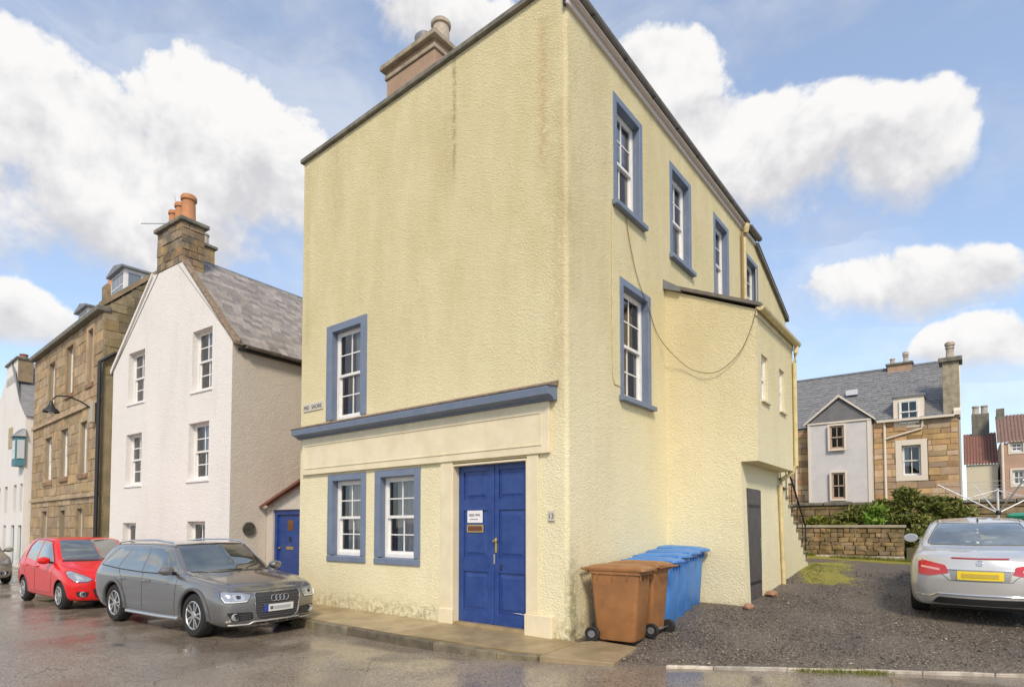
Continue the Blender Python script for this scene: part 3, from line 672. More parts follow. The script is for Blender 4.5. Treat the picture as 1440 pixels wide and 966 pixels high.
# windows
cn = [(0.02, .30, M_curt), (.34, .98, M_curt)]
for i, (a, c, z0, z1) in enumerate(fw):
    if i < 2: sash_window(hs, (a, 0, z0), 0, c - a, z1 - z0, (.155, .13, .018), (.155, .125, .03, M_bluetrim), depth=.15, curtain=[(.0, .16, M_inter), (.2, 1., M_curt)])
    else: sash_window(hs, (a, 0, z0), 0, c - a, z1 - z0, (.19, .15, .018), None, depth=.15, curtain=[(.02, .42, M_curtred), (.46, 1., M_curt)])
for i, (a, c, z0, z1) in enumerate(rw):
    cur = [[(.0, .5, M_curt)], [(.3, .9, M_curt)], [(.3, .8, M_curt)], None, [(.0, .25, M_wood), (.5, .95, M_curtred)]][i]
    sl = (.17, .10, .10, M_bluetrim) if i in (0, 1, 4) else None
    sash_window(hs, (0, a, z0), R(90), c - a, z1 - z0, (.12, .12, .015), sl, depth=.15, curtain=cur, rows=(2, 1) if i < 3 else (2, 2), blind=(.62, M_curt) if i == 0 else None)
# stair-tower extension
X2, Y1, Y2, XLo = 1.68, 3.5, 6.12, 1.40
ew = [(3.78, 4.20, 3.86, 4.68), (5.02, 5.42, 3.86, 4.68)]
ex = B()
ex.q((0, Y1, -.3), (XLo + .06, Y1, -.3), (XLo - .02, Y1, 2.74), (0, Y1, 2.74)); ex.q((0, Y1, 2.74), (X2, Y1, 2.74), (X2, Y1, 5.40), (0, Y1, 6.16))
def f_ext(u, d, z): return (X2 - d, u, z)
wall_with_holes(ex, Y1, Y2, 2.74, 5.40, ew, .12, f_ext)
ex.q((X2, Y2, 2.74), (0, Y2, 2.74), (0, Y2, 6.16), (X2, Y2, 5.40))
dy0, dy1, dz0, dz1 = 3.76, 4.56, .2, 2.29
def f_low(u, d, z): return (lerp(XLo + .06, XLo - .02, (z + .3) / 3.04) - d, u, z)
wall_with_holes(ex, Y1, Y2, -.3, 2.74, [(dy0, dy1, dz0 - .1, dz1)], .1, f_low)
ex.q((XLo - .02, Y1, 2.74), (XLo - .02, Y2, 2.74), (X2, Y2, 2.74), (X2, Y1, 2.74))
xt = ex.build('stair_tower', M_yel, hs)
er = B().prism([(-.0, 6.20), (X2 + .10, 5.42), (X2 + .10, 5.48), (-.0, 6.27)], lambda x, z: (x, Y1 - .07, z), lambda x, z: (x, Y2 + .08, z)).build('tower_roof', M_gutter, hs)
B().prism([(0, 6.16), (.34, 6.02), (.34, 6.10), (0, 6.34)], lambda x, z: (x, Y1 - .09, z), lambda x, z: (x, Y1 + .1, z)).build('lead_flashing', M_lead, er)
gutter(((X2 + .09, Y1 - .05, 5.42), (X2 + .09, Y2 + .1, 5.42)), .07, er, M_yelpipe)
box('tower_fascia', M_creamsill, er, X2, X2 + .02, Y1 - .03, Y2 + .04, 5.28, 5.42)
B().tube([(X2 + .09, Y2 - .02, 5.38), (X2 + .08, Y2 - .05, 5.2), (X2 + .05, Y2 - .05, 5.0), (X2 + .05, Y2 - .05, 2.85), (X2 - .02, Y2 - .08, 2.70), (XLo + .07, Y2 - .16, 2.58), (XLo + .05, Y2 - .2, 2.45), (XLo + .09, Y2 - .2, .35)], .042, 10).build('downpipe', M_yelpipe, hs, smooth=True)
for (a, c, z0, z1) in ew: sash_window(hs, (X2, a, z0), R(90), c - a, z1 - z0, None, (.04, .05, .05, M_creamsill), cols=1, rows=(1, 1), depth=.08, fr=.05, curtain=[(.1, .9, M_curt)])
gd = B().box(0, dy1 - dy0, .04, .085, dz0 - .1, dz1); gdo = gd.build('store_door', M_greydoor, hs, (XLo + .045, dy0, 0), (0, 0, R(90)))
for k in range(6): box('plank', M_greydoor, gdo, .006 + k * .1325, .132 + k * .1325, .018, .039, dz0 - .09, dz1 - .01, .004)
box('hinge_strap', M_iron, gdo, .0, .7, .011, .017, 1.95, 2.0); box('hinge_strap', M_iron, gdo, .0, .7, .011, .017, .55, .6); box('door_pull', M_steel, gdo, .70, .73, .0, .016, 1.15, 1.38, .004)
b = B().box(.80, .84, .03, .1, 1.0, 1.3).box(.80, .83, .03, .1, .3, .9); b.build('bare_jamb', M_whitep, gdo)
# outside stair
NS = 11
for k in range(NS):
    y1_ = 8.62 - k * .23; zt = .66 + (k + 1) * .178
    B().box(.25, 1.40, y1_ - .24, y1_, -.2, zt - .05).build('stair_block', M_yel, hs) if k < NS else None
    box('tread', M_cornst, hs, .22, 1.44, y1_ - .26, y1_ + .03, zt - .05, zt, .012)
rl = B().tube([(1.36, 8.62, 1.62), (1.36, 6.2, 3.5)], .022, 8); rl.tube([(1.36, 8.62, .8), (1.36, 8.62, 1.62)], .018, 8)
rl.build('handrail', M_iron, hs, smooth=True)
for k in range(5): B().tube([(1.36, 8.3 - k * .5, .95 + k * .386), (1.36, 8.3 - k * .5, 1.86 + k * .386)], .011, 6).build('baluster', M_iron, hs)
# cables on the wall
def smooth_path(P, n=6):
    P = [Vector(p) for p in P]; out_ = []
    for i in range(len(P) - 1):
        a, b_, c_, d_ = P[max(i - 1, 0)], P[i], P[i + 1], P[min(i + 2, len(P) - 1)]
        for k in range(n):
            t = k / n; out_.append(.5 * ((2 * b_) + (c_ - a) * t + (2 * a - 5 * b_ + 4 * c_ - d_) * t * t + (3 * b_ - a - 3 * c_ + d_) * t ** 3))
    return out_ + [P[-1]]
w_cable = B().tube(smooth_path([(.02, 1.86, 7.0), (.02, 1.95, 6.6), (.025, 2.25, 6.0), (.03, 2.7, 5.55), (.05, 3.15, 5.10), (.40, 3.42, 4.62), (.72, 3.42, 4.42), (1.05, 3.43, 4.40), (1.40, 3.44, 4.66), (1.6, 3.45, 5.05), (1.70, 3.46, 5.40)]), .007, 6)
w_cable.build('hanging_cable', M_cable, hs, smooth=True)
B().tube([(.012, 1.36, 6.9), (.012, 1.35, 5.0), (.012, 1.36, 4.05), (.012, 1.42, 3.93), (.012, 1.62, 3.93)], .008, 6).build('wall_cable', M_yelpipe, hs, smooth=True)

# ================================================================== WHITE GABLED HOUSE
wh = thing('white_house', 'white harled gable-fronted house with stone chimney and slated roof, left of the yellow house', 'house', (-9.81, 0, 0), R(3.6))
GW = 6.65
ww = [(-5.62, -4.60, 5.27, 6.80), (-1.92, -.94, 5.17, 6.77), (-5.66, -4.68, 2.82, 4.34), (-2.02, -1.02, 2.82, 4.32), (-5.75, -4.90, .62, 1.70), (-2.02, -1.12, .62, 1.73)]
b = B()
wall_with_holes(b, -6.15, -.65, -.4, 6.9, ww, .3, f_front)
b.q((-GW, 0, -.4), (-6.15, 0, -.4), (-6.15, 0, 6.9), (-GW, 0, 6.40)).q((-.65, 0, -.4), (0, 0, -.4), (0, 0, 6.25), (-.65, 0, 6.9))
b.q((-6.15, 0, 6.9), (-.65, 0, 6.9), (-2.45, 0, 8.85), (-4.25, 0, 8.85)); b.q((-GW, 0, -.4), (-GW, 0, 6.4), (-GW, 9, 6.4), (-GW, 9, -.4))
b.build('gable_wall', M_white, wh)
b = B().q((0, 0, -.4), (0, 9, -.4), (0, 9, 6.2), (0, 0, 6.2)).q((0, 9, -.4), (-GW, 9, -.4), (-GW, 9, 6.2), (-3.3, 9, 9.3), (0, 9, 6.2)); b.build('side_wall', M_beige, wh)
for i, (a, c, z0, z1) in enumerate(ww):
    cur = [(.3, 1, M_curt)] if i % 2 else [(.2, .9, M_curt)]
    sash_window(wh, (a, 0, z0), 0, c - a, z1 - z0, None, (.06, .07, .03, M_whitep), depth=.19, fr=.05, rows=(2, 2) if i < 4 else (1, 1), curtain=cur, bar=.03)
ang = math.atan2(9.35 - 6.12, 3.45)
rf = B().q((.14, -.02, 6.12), (.14, 9.1, 6.12), (-3.31, 9.1, 9.35), (-3.31, -.02, 9.35)).q((-3.31, -.02, 9.35), (-3.31, 9.1, 9.35), (-GW - .12, 9.1, 6.3), (-GW - .12, -.02, 6.3)).build('roof', M_slate, wh)
B().prism([(.13, 6.10), (.14, 6.19), (-2.5, 8.93), (-2.5, 8.83)], lambda x, z: (x, -.04, z), lambda x, z: (x, .14, z + .02)).build('skew', M_cornst, rf, bevel=.015)
B().prism([(-GW - .1, 6.34), (-GW - .12, 6.46), (-4.2, 8.92), (-4.2, 8.82)], lambda x, z: (x, -.05, z), lambda x, z: (x, .16, z)).build('skew', M_white, rf)
B().tube([(-3.31, .9, 9.38), (-3.31, 9.1, 9.38)], .07, 8).build('ridge_roll', M_lead, rf)
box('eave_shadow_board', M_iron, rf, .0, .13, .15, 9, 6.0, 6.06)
gutter(((.20, .25, 6.10), (.20, 9, 6.08)), .06, rf, M_gutter)
sl = [stone_mesh('slate', M_slate, .02, .02, 90 + k) for k in range(3)]
LS = math.hypot(3.45, 3.23); rows = 23; gauge = LS / rows; ns = 0; ux, uz = -math.cos(ang), math.sin(ang); rs = random.Random(11)
rest = B()
for i in range(rows):
    s0 = (i + .5) * gauge; y = .18 - rs.uniform(0, .2); lim = 2.15 + 2.1 * i / rows
    while y < 9:
        wd = rs.uniform(.22, .36); s1 = s0 + rs.uniform(-.012, .012); px_, pz_ = .16 + ux * s1, 6.13 + uz * s1; nx, nz = math.sin(ang), math.cos(ang); lift = .022 + rs.uniform(0, .012)
        yc = y + wd / 2
        if y < .17: yc, wd_ = (.17 + y + wd) / 2, y + wd - .17
        else: wd_ = wd
        if wd_ > .05:
            if yc < lim and ns < 300:
                link('slate', rs.choice(sl), rf, (px_ + nx * lift, yc, pz_ + nz * lift), (0, ang + R(4. + rs.uniform(-1.5, 1.5)), R(rs.uniform(-1.6, 1.6))), (gauge * 1.32, wd_ - .014, .026)); ns += 1
            else:
                h = gauge * .66; c_, s_ = math.cos(ang), math.sin(ang); cx_, cz_ = px_ + nx * lift, pz_ + nz * lift
                rest.q((cx_ + c_ * h + nx * .01, yc - wd_ / 2 + .004, cz_ - s_ * h + nz * .01), (cx_ + c_ * h + nx * .01, yc + wd_ / 2 - .004, cz_ - s_ * h + nz * .01), (cx_ - c_ * h, yc + wd_ / 2 - .004, cz_ + s_ * h), (cx_ - c_ * h, yc - wd_ / 2 + .004, cz_ + s_ * h))
        y += wd
tag(rest.build('slates_beyond', M_slate, rf), kind='stuff')
# chimney of squared rubble
wc = box('chimney', M_mortdk, wh, -3.96, -2.62, .03, .60, 8.3, 10.02)
masonry(wc, M_chst, -3.99, -2.59, 8.86, 10.02, [], .22, (.24, .5), lambda u, z: (u, .03, z), 0, depth=.09, seed=3, jit=.05)
masonry(wc, M_chst, .0, .62, 8.45, 10.02, [], .22, (.22, .4), lambda u, z: (-2.625, u, z), R(90), depth=.09, seed=4, jit=.05)
box('chimney_cap', M_verge, wc, -4.07, -2.50, -.09, .72, 10.02, 10.13, .02)
pot(wc, -3.72, .3, 10.13, .62, .13, M_pot); pot(wc, -3.32, .3, 10.13, .72, .15, M_pot); pot(wc, -2.88, .3, 10.13, .80, .19, M_pot)
B().tube([(-3.95, .4, 10.5), (-4.35, -.3, 10.32)], .012, 6).build('aerial', M_steel, wc); B().tube([(-3.6, .4, 10.6), (-3.7, .3, 11.2)], .008, 6).build('aerial', M_steel, wc)
bc = box('chimney', M_chst, wh, -5.75, -5.3, 1.9, 2.4, 7.2, 10.85, bevel=.02); box('chimney_cap', M_verge, bc, -5.82, -5.23, 1.83, 2.47, 10.85, 10.95, .02); pot(bc, -5.5, 2.15, 10.95, .4, .13, M_potbuff)
tag(B().lathe([(.17, 0), (.17, .02), (.15, .03), (.13, .022), (.02, .03)], 20, axis='x').build('wall_plaque', mat('bronze_plaque', (.06, .055, .045), .45, metal=.4, c2=(.14, .13, .10), ns=9), None, (-9.81, .50, 1.54), smooth=True), 'small round dark plaque on the beige side wall of the white house', 'plaque')
# ------------------------------------------------------------------ porch with blue door
po = thing('porch', 'blue-doored lean-to porch with red pantiled roof between white and yellow houses', 'porch', (0, 0, 0))
b = B(); wall_with_holes(b, -9.86, XL, -.2, 2.15, [(-9.56, -8.28, .3, 2.02)], .2, lambda u, d, z: (u, 1.0 + d, z)); b.q((-9.86, 1, 2.15), (XL, 1, 2.15), (XL, 1, 3.1)); b.build('wall', M_beige, po)
box('step', M_conc, po, -9.7, -8.2, .62, 1.25, -.1, .30, .02)
bd = box('door', M_bluedoor, po, -9.45, -8.36, 1.10, 1.15, .31, 1.90, .004); B().box(-9.56, -9.45, 1.05, 1.16, .3, 2.02).box(-8.36, -8.28, 1.05, 1.16, .3, 2.02).box(-9.45, -8.36, 1.05, 1.16, 1.90, 2.02).build('door_frame', M_bluedoor, po)
box('door_window', mat('amber_glass', (.16, .08, .03), .2), bd, -9.03, -8.78, 1.094, 1.099, 1.50, 1.76); box('knocker', M_iron, bd, -8.95, -8.87, 1.08, 1.099, 1.22, 1.34, .01); box('letter_plate', M_brass, bd, -9.08, -8.76, 1.09, 1.099, 1.02, 1.10, .004)
B().lathe([(.015, 0), (.03, .03), (.03, .05), (.01, .06)], 12, (-9.36, 1.04, 1.05), 'y').build('door_knob', M_brass, bd, smooth=True)
b = B(); n = 12
for k in range(40):
    y0 = .80 + k * .09
    for (ya, za, yb, zb) in ((y0, 0, y0 + .03, .03), (y0 + .03, .03, y0 + .06, .03), (y0 + .06, .03, y0 + .09, 0)):
        b.q((-9.82, ya, 2.12 + za), (XL - .01, ya, 3.18 + za), (XL - .01, yb, 3.18 + zb), (-9.82, yb, 2.12 + zb))
pr_ = b.build('roof', M_pant, po, smooth=True)
B().prism([(-9.84, 2.06), (XL, 3.11), (XL, 3.17), (-9.84, 2.12)], lambda x, z: (x, .78, z), lambda x, z: (x, .82, z)).build('barge_board', mat('brown_barge', (.19, .075, .05), .6), pr_)
box('back_wall', M_beige, po, -9.8, XL, 5, 5.2, -.2, 3.1)

# ================================================================== BROWN STONE HOUSE
st = thing('stone_house', 'tall brown sandstone terrace house with white roof dormers, beyond the white gable', 'house', (-17.98, -.25, 0), R(-2.4))
tw = [(-1.78, -.98, 6.42, 8.40), (-4.45, -3.35, 6.42, 8.32), (-7.0, -5.9, 6.36, 8.15), (-2.40, -1.36, 3.33, 5.25), (-4.95, -3.75, 3.33, 5.25), (-7.35, -6.05, 3.28, 5.15), (-2.58, -1.66, .75, 2.22), (-5.02, -4.0, -.1, 2.2), (-7.55, -6.5, .75, 2.2)]
tw = [(a + .14, c - .06, z0 + .1, z1) for a, c, z0, z1 in tw]
b = B(); wall_with_holes(b, -9.42, 0, -.4, 8.75, tw, .26, lambda u, d, z: (u, d + .03, z))
B().q((0, .0, -.4), (0, 5.6, -.4), (0, 5.6, 8.9), (0, 2.8, 11.6), (0, 0, 8.85)).build('gable_wall', M_stonedk, st); b.q((-9.42, 0, -.4), (-9.42, 0, 8.85), (-9.42, 2.8, 11.6), (-9.42, 5.6, 8.9), (-9.42, 5.6, -.4)); b.build('wall', M_mortar, st)
nst = masonry(st, M_stone, -9.42, 0, .9, 8.72, tw, .36, (.5, 1.05), lambda u, z: (u, .055, z), 0, depth=.12, seed=21, gap=.010, budget=298)
masonry(st, M_stonedk, .02, 2.75, 6.6, 11.5, [], .30, (.3, .7), lambda u, z: (-.04, u, z), R(90), depth=.12, seed=23, top=lambda u: min(8.85 + u, 11.6), jit=.05, gap=.02)
B().box(-9.42, .0, -.075, -.006, 2.60, 2.72).box(-9.42, .0, -.075, -.006, 5.70, 5.82).build('string_course', M_stone, st, bevel=.01)
B().box(-9.5, .06, -.2, .2, 8.72, 8.90).build('eaves_cornice', M_verge, st, bevel=.03)
M_redsill = mat('red_sill', (.22, .09, .045), .8, c2=(.32, .22, .13), ns=7)
for i, (a, c, z0, z1) in enumerate(tw):
    if i == 7:
        d_ = box('door', mat('dark_green_door', (.05, .055, .035), .5), st, a, c, .2, .25, z0, z1 - .3, .004); box('fanlight', M_inter, st, a, c, .2, .25, z1 - .28, z1); continue
    sash_window(st, (a, 0, z0), 0, c - a, z1 - z0, None, (.1, .16, .06, M_redsill if i < 6 else M_stone), cols=2, rows=(2, 2), depth=.16, fr=.06, bar=.03, curtain=[(.45, 1, M_curt)])
    B().box(a - .13, a, -.03, .05, z0, z1 + .14).box(c, c + .13, -.03, .05, z0, z1 + .14).box(a, c, -.03, .05, z1, z1 + .14).build('window_margin', M_stone, st, bevel=.01)
srf = B().q((-9.5, -.15, 8.85), (.0, -.15, 8.85), (.0, 2.8, 11.65), (-9.5, 2.8, 11.65)).q((-9.5, 2.8, 11.65), (0, 2.8, 11.65), (0, 5.7, 8.9), (-9.5, 5.7, 8.9)).build('roof', M_slatefar, st)
B().prism([(-.1, 8.83), (2.8, 11.65), (2.8, 11.82), (-.1, 9.03)], lambda y, z: (-.2, y, z), lambda y, z: (.05, y, z)).build('skew', M_stonedk, srf)
def dormer(parent, u0, u1, y0, z0, z1):
    d = B().box(u0, u1, y0, y0 + 2.2, z0, z1).build('dormer', M_whitep, parent)
    B().prism([(u0 - .14, z1), (u1 + .14, z1), (u1 + .14, z1 + .07), ((u0 + u1) / 2, z1 + .26), (u0 - .14, z1 + .07)], lambda x, z: (x, y0 - .14, z), lambda x, z: (x, y0 + 2.6, z)).build('dormer_roof', M_lead, d)
    nb_ = 3
    for k in range(nb_):
        a = u0 + .1 + (u1 - u0 - .2) * k / nb_; c = a + (u1 - u0 - .2) / nb_ - .07
        box('pane', mat('dormer_glass', (.18, .21, .25), .08), d, a, c, y0 - .012, y0 - .002, z0 + .28, z1 - .12)
        box('sash_bar', M_whitep, d, a, c, y0 - .024, y0 - .013, (z0 + z1) / 2 + .06, (z0 + z1) / 2 + .10)
    for k in range(2): box('pane', MATS['dormer_glass'], d, u1 + .002, u1 + .012, y0 + .12 + .5 * k, y0 + .52 + .5 * k, z0 + .28, z1 - .12)
dormer(srf, -3.0, -1.5, 1.0, 9.7, 10.95); dormer(srf, -7.3, -5.9, 1.0, 9.6, 10.6)
sch = box('chimney', M_chst, st, -4.9, -4.3, 1.2, 1.7, 9.8, 11.2); pot(sch, -4.6, 1.45, 11.2, .4, .14, M_pot)
B().tube([(.10, -.1, 7.0), (.10, -.1, -.2)], .06, 8).tube([(.10, -.1, 7.0), (.10, .35, 7.4)], .05, 8).build('downpipe', M_iron, st, smooth=True)
# wall lamp on its bracket
lm = thing('street_lamp', 'dark bell-shaped lamp on a curved bracket fixed to the brown stone house', 'lamp', (-18.66, -.30, 0), 0)
box('wall_box', mat('pale_box', (.42, .38, .30), .6), lm, -.02, .30, -.10, .0, 5.05, 5.75, .02)
B().tube([(.1, -.08, 5.55), (.08, -.35, 5.72), (.05, -.7, 5.84), (.02, -1.0, 5.80), (.0, -1.1, 5.66)], .024, 8).build('bracket_arm', M_iron, lm, smooth=True)
B().lathe([(.045, .32), (.055, .22), (.08, .18), (.11, .11), (.21, .02), (.235, -.04), (.225, -.05), (.1, .06), (.03, .08)], 20, (.0, -1.12, 5.30)).build('lamp_shade', M_iron, lm, smooth=True)
B().lathe([(.02, .06), (.07, .02), (.085, -.04), (.05, -.1), (.01, -.12)], 12, (.0, -1.12, 5.30)).build('bulb', mat('milk_glass', (.6, .6, .58), .3), lm, smooth=True)

# ================================================================== FAR WHITE HOUSE WITH TEAL PAINTWORK
fh = thing('teal_house', 'white gabled house with teal windows and oriel bay, at the far left', 'house', (-27.5, -.1, 0), R(-2.4))
b = B(); tl = [(-.75, -.2, 2.2, 3.45), (-2.05, -1.4, 2.2, 3.45), (-4.0, -3.3, 2.2, 3.45), (-5.6, -4.9, 2.2, 3.45), (-.95, -.2, -.1, 1.65), (-2.4, -1.6, -.1, 1.65), (-4.1, -3.4, .4, 1.65)]
wall_with_holes(b, -7.2, 0, -.4, 6.2, tl[:7], .2, f_front); b.q((-7.2, 0, 6.2), (-1.0, 0, 6.2), (-1.0, 0, 7.0), (-2.1, 0, 8.6), (-4.6, 0, 8.6), (-7.2, 0, 6.9)); b.q((-1.0, 0, 6.2), (0, 0, 6.2), (0, 0, 6.4), (-1.0, 0, 7.0))
b.q((0, 0, -.4), (0, 7, -.4), (0, 7, 6.4), (0, 0, 6.4)); b.build('wall', M_white, fh)
for i, (a, c, z0, z1) in enumerate(tl[:7]):
    if i in (4, 5): box('door', M_teal, fh, a, c, .1, .15, z0, z1)
    else: sash_window(fh, (a, 0, z0), 0, c - a, z1 - z0, None, None, depth=.14, frame_mat=M_teal, rows=(1, 1), fr=.1, bar=.05)
box('blind_window', mat('ochre_blind', (.42, .34, .20), .8), fh, -3.3, -2.5, -.03, -.002, 5.2, 6.15)
bay = B().prism([(-.95, 0), (-.8, -.30), (-.05, -.30), (.1, 0)], lambda x, y: (x, y, 4.2), lambda x, y: (x, y, 5.45)).build('oriel_bay', M_teal, fh)
box('bay_window', mat('bay_glass', (.45, .48, .50), .1), bay, -.70, -.15, -.312, -.302, 4.5, 5.3); box('bay_bar', M_whitep, bay, -.45, -.41, -.325, -.313, 4.5, 5.3); box('bay_bar', M_whitep, bay, -.70, -.15, -.325, -.313, 4.88, 4.93)
B().q((.02, -.27, 4.5), (.095, -.03, 4.5), (.095, -.03, 5.3), (.02, -.27, 5.3)).build('bay_side_window', MATS['bay_glass'], bay, (.012, 0, 0))
B().prism([(-1.05, 0), (-.85, -.38), (0, -.38), (.2, 0)], lambda x, y: (x, y, 5.45), lambda x, y: (x * .8 - .1, y * .3, 5.8)).build('bay_roof', M_lead, bay)
B().q((-1.0, -.05, 7.05), (.1, -.05, 6.35), (.1, 7, 6.35), (-3.3, 7, 9.4), (-3.3, -.05, 9.4), (-2.1, -.05, 8.65)).build('roof', M_slatefar, fh)
fc = box('chimney', M_white, fh, -4.3, -1.9, 0, .55, 8.2, 9.2); box('chimney_cap', M_verge, fc, -4.38, -1.82, -.08, .63, 9.2, 9.29); box('chimney_side', M_stonedk, fc, -1.9, -1.89, 0, .55, 8.2, 9.2)
for k in range(3): pot(fc, -3.7 + k * .6, .3, 9.29, .28, .16, M_pant)

# ================================================================== BACKGROUND RIGHT: sandstone house, far houses, garden walls
sh = thing('sandstone_house', 'golden sandstone house with slated roof and pale grey gabled wing, behind the garden', 'house', (0, 24, 0))
hl = [(2.20, 2.90, 3.82, 5.16), (-3.0, -2.5, 3.9, 5.3)]
b = B(); wall_with_holes(b, -4.2, 4.25, .8, 6.32, hl, .2, f_front); b.build('wall', M_mortar, sh); B().q((4.25, 0, .8), (4.25, 7, .8), (4.25, 7, 6.3), (4.25, 3.4, 9.4), (4.25, 0, 6.35)).build('gable_wall', mat('pale_gable', (.60, .56, .50), .85, c2=(.46, .42, .36), ns=2), sh)
masonry(sh, M_sand, 1.15, 4.2, 2.3, 6.30, [(1.97, 3.15, 3.58, 5.42)], .27, (.35, .95), lambda u, z: (u, -.02, z), 0, depth=.12, seed=31, jit=.035)
masonry(sh, M_sand, -4.2, -1.45, 2.3, 6.30, [(-3.2, -2.3, 3.6, 5.5)], .27, (.35, .9), lambda u, z: (u, -.02, z), 0, depth=.12, seed=32, jit=.035)
M_ivory = mat('ivory_margin', (.72, .64, .54), .7)
sash_window(sh, (2.20, 0, 3.82), 0, .70, 1.34, (.23, .24, .10, .23), None, depth=.12, rows=(1, 1), smat=M_ivory, fr=.05, bar=.03, curtain=[(.02, .35, M_curt)])
sash_window(sh, (-3.0, 0, 3.9), 0, .5, 1.4, (.2, .2, .1, .2), None, depth=.12, rows=(1, 1), smat=M_ivory, fr=.05, bar=.03)
sr = B().q((-4.4, -.15, 6.30), (4.15, -.15, 6.30), (4.15, 3.4, 9.42), (-4.4, 3.4, 9.42)).q((4.15, 3.4, 9.42), (4.15, 7, 6.3), (-4.4, 7, 6.3), (-4.4, 3.4, 9.42)).build('roof', M_slatefar, sh)
rs = random.Random(5); fs = B(); sa = math.atan2(3.12, 3.55)
for i in range(26):
    t = i / 26; y, z = -.17 + 3.55 * t, 6.31 + 3.12 * t; x = -4.4
    while x < 4.1:
        wd = rs.uniform(.22, .34); e = min(x + wd, 4.14); dl_ = rs.uniform(.012, .03)
        fs.q((x + .005, y, z + dl_), (e - .005, y, z + dl_), (e - .005, y + .2, z + .17), (x + .005, y + .2, z + .17)); x += wd
tag(fs.build('slate_courses', M_slatefar, sr), kind='stuff')
box('ridge', M_lead, sr, -4.4, 4.0, 3.3, 3.5, 9.40, 9.48); box('gutter', M_ivory, sr, 1.3, 4.1, -.28, -.16, 6.24, 6.33)
B().prism([(-.2, 6.3), (3.4, 9.45), (3.4, 9.62), (-.2, 6.48)], lambda y, z: (4.08, y, z), lambda y, z: (4.32, y, z)).build('skew', M_ivory, sr)
box('rooflight', mat('rooflight', (.6, .63, .68), .1), sr, -.15, .35, 1.55, 1.75, 8.0, 8.25)
gb = B().prism([(-1.45, .8), (1.12, .8), (1.12, 6.42), (-.12, 7.45), (-1.45, 6.42)], lambda x, z: (x, -.6, z), lambda x, z: (x, .5, z)).build('wing', M_grey, sh)
wr = B().prism([(-1.55, 6.36), (-.13, 7.50), (1.24, 6.36), (1.24, 6.46), (-.13, 7.62), (-1.55, 6.46)], lambda x, z: (x, -.70, z), lambda x, z: (x, 2.0, z)).build('wing_roof', M_slatefar, sh)
B().prism([(-1.62, 6.33), (-.13, 7.55), (1.30, 6.33), (1.30, 6.41), (-.13, 7.65), (-1.62, 6.41)], lambda x, z: (x, -.72, z), lambda x, z: (x, -.66, z)).build('barge_board', M_ivory, wr)
b = B().q((-1.45, -.61, 6.42), (1.12, -.61, 6.42), (-.12, -.61, 7.45)); b.build('slated_gable', M_slatefar, gb)
box('gable_band', M_ivory, gb, -1.47, 1.14, -.66, -.61, 6.36, 6.43)
for (a, c, z0, z1) in ((-.52, .06, 5.15, 6.22), (-.48, .07, 2.85, 4.05)):
    sash_window(gb, (a, -.72, z0), 0, c - a, z1 - z0, (.08, .08, .03, .08), None, depth=.06, rows=(1, 1), smat=M_ivory, fr=.04, bar=.03, frame_mat=mat('tan_frame', (.45, .33, .26), .6), inner=M_inter, room=False)
box('quoin_strip', M_ivory, gb, .97, 1.13, -.64, -.60, .8, 6.36); box('quoin_strip', M_ivory, gb, -1.46, -1.36, -.64, -.60, .8, 6.36)
dm_ = B().box(1.93, 3.05, -.08, 1.2, 5.95, 7.3).build('dormer', M_ivory, sh); box('dormer_roof', M_lead, dm_, 1.88, 3.10, -.16, 2.2, 7.30, 7.38)
sash_window(dm_, (2.15, -.22, 6.12), 0, .72, 1.02, None, None, depth=.1, rows=(1, 1), fr=.05, bar=.03, cols=2, inner=M_curt, room=False)
B().tube([(1.58, -.12, 6.3), (1.58, -.12, 1.)], .05, 8).tube([(3.0, -.14, 6.2), (2.95, -.14, 5.85), (1.6, -.14, 5.5)], .04, 8).build('downpipe', M_ivory, sh, smooth=True)
B().tube([(-2.1, -.12, 6.3), (-2.1, -.12, 1.)], .05, 8).build('downpipe', M_ivory, sh, smooth=True)
ec = box('chimney', M_chimcap, sh, 3.72, 4.30, -.05, .75, 6.2, 8.60, .02); box('chimney_cap', M_verge, ec, 3.60, 4.42, -.17, .87, 8.60, 8.80, .03); pot(ec, 4.0, .35, 8.8, .55, .15, M_potbuff, M_potbuff)
mc = box('chimney', M_chim, sh, 1.45, 2.45, 3.1, 3.8, 9.0, 9.52, .02); box('chimney_cap', M_verge, mc, 1.38, 2.52, 3.02, 3.88, 9.52, 9.62, .02); pot(mc, 1.65, 3.4, 9.62, .3, .11, M_potbuff); pot(mc, 2.2, 3.4, 9.62, .35, .11, M_potbuff, M_potbuff)
# far pantiled cottage and pink house
pc = thing('pantiled_cottage', 'low cream cottage with red pantiled roof and grey chimney, beyond the sandstone house', 'cottage', (0, 34, 0))
box('wall', mat('cream_wall', (.66, .60, .46), .8), pc, 4.4, 5.75, 0, 4, .8, 4.98)
b = B()
for k in range(11):
    x0 = 4.3 + k * .135
    for (xa, da, xb, db) in ((x0, 0, x0 + .05, .05), (x0 + .05, .05, x0 + .09, .05), (x0 + .09, .05, x0 + .135, 0)): b.q((xa, -.1, 4.95 + da), (xb, -.1, 4.95 + db), (xb, 2.4, 6.95 + db), (xa, 2.4, 6.95 + da))
b.build('roof', M_pant, pc)
cc = box('chimney', M_verge, pc, 4.7, 5.5, 2.2, 2.9, 6.5, 8.1); pot(cc, 4.9, 2.5, 8.1, .5, .16, M_potbuff); pot(cc, 5.3, 2.5, 8.1, .5, .16, M_potbuff)
pk = thing('pink_house', 'pink rendered house with pantiled roof at the right edge, far behind the silver car', 'house', (0, 34, 0))
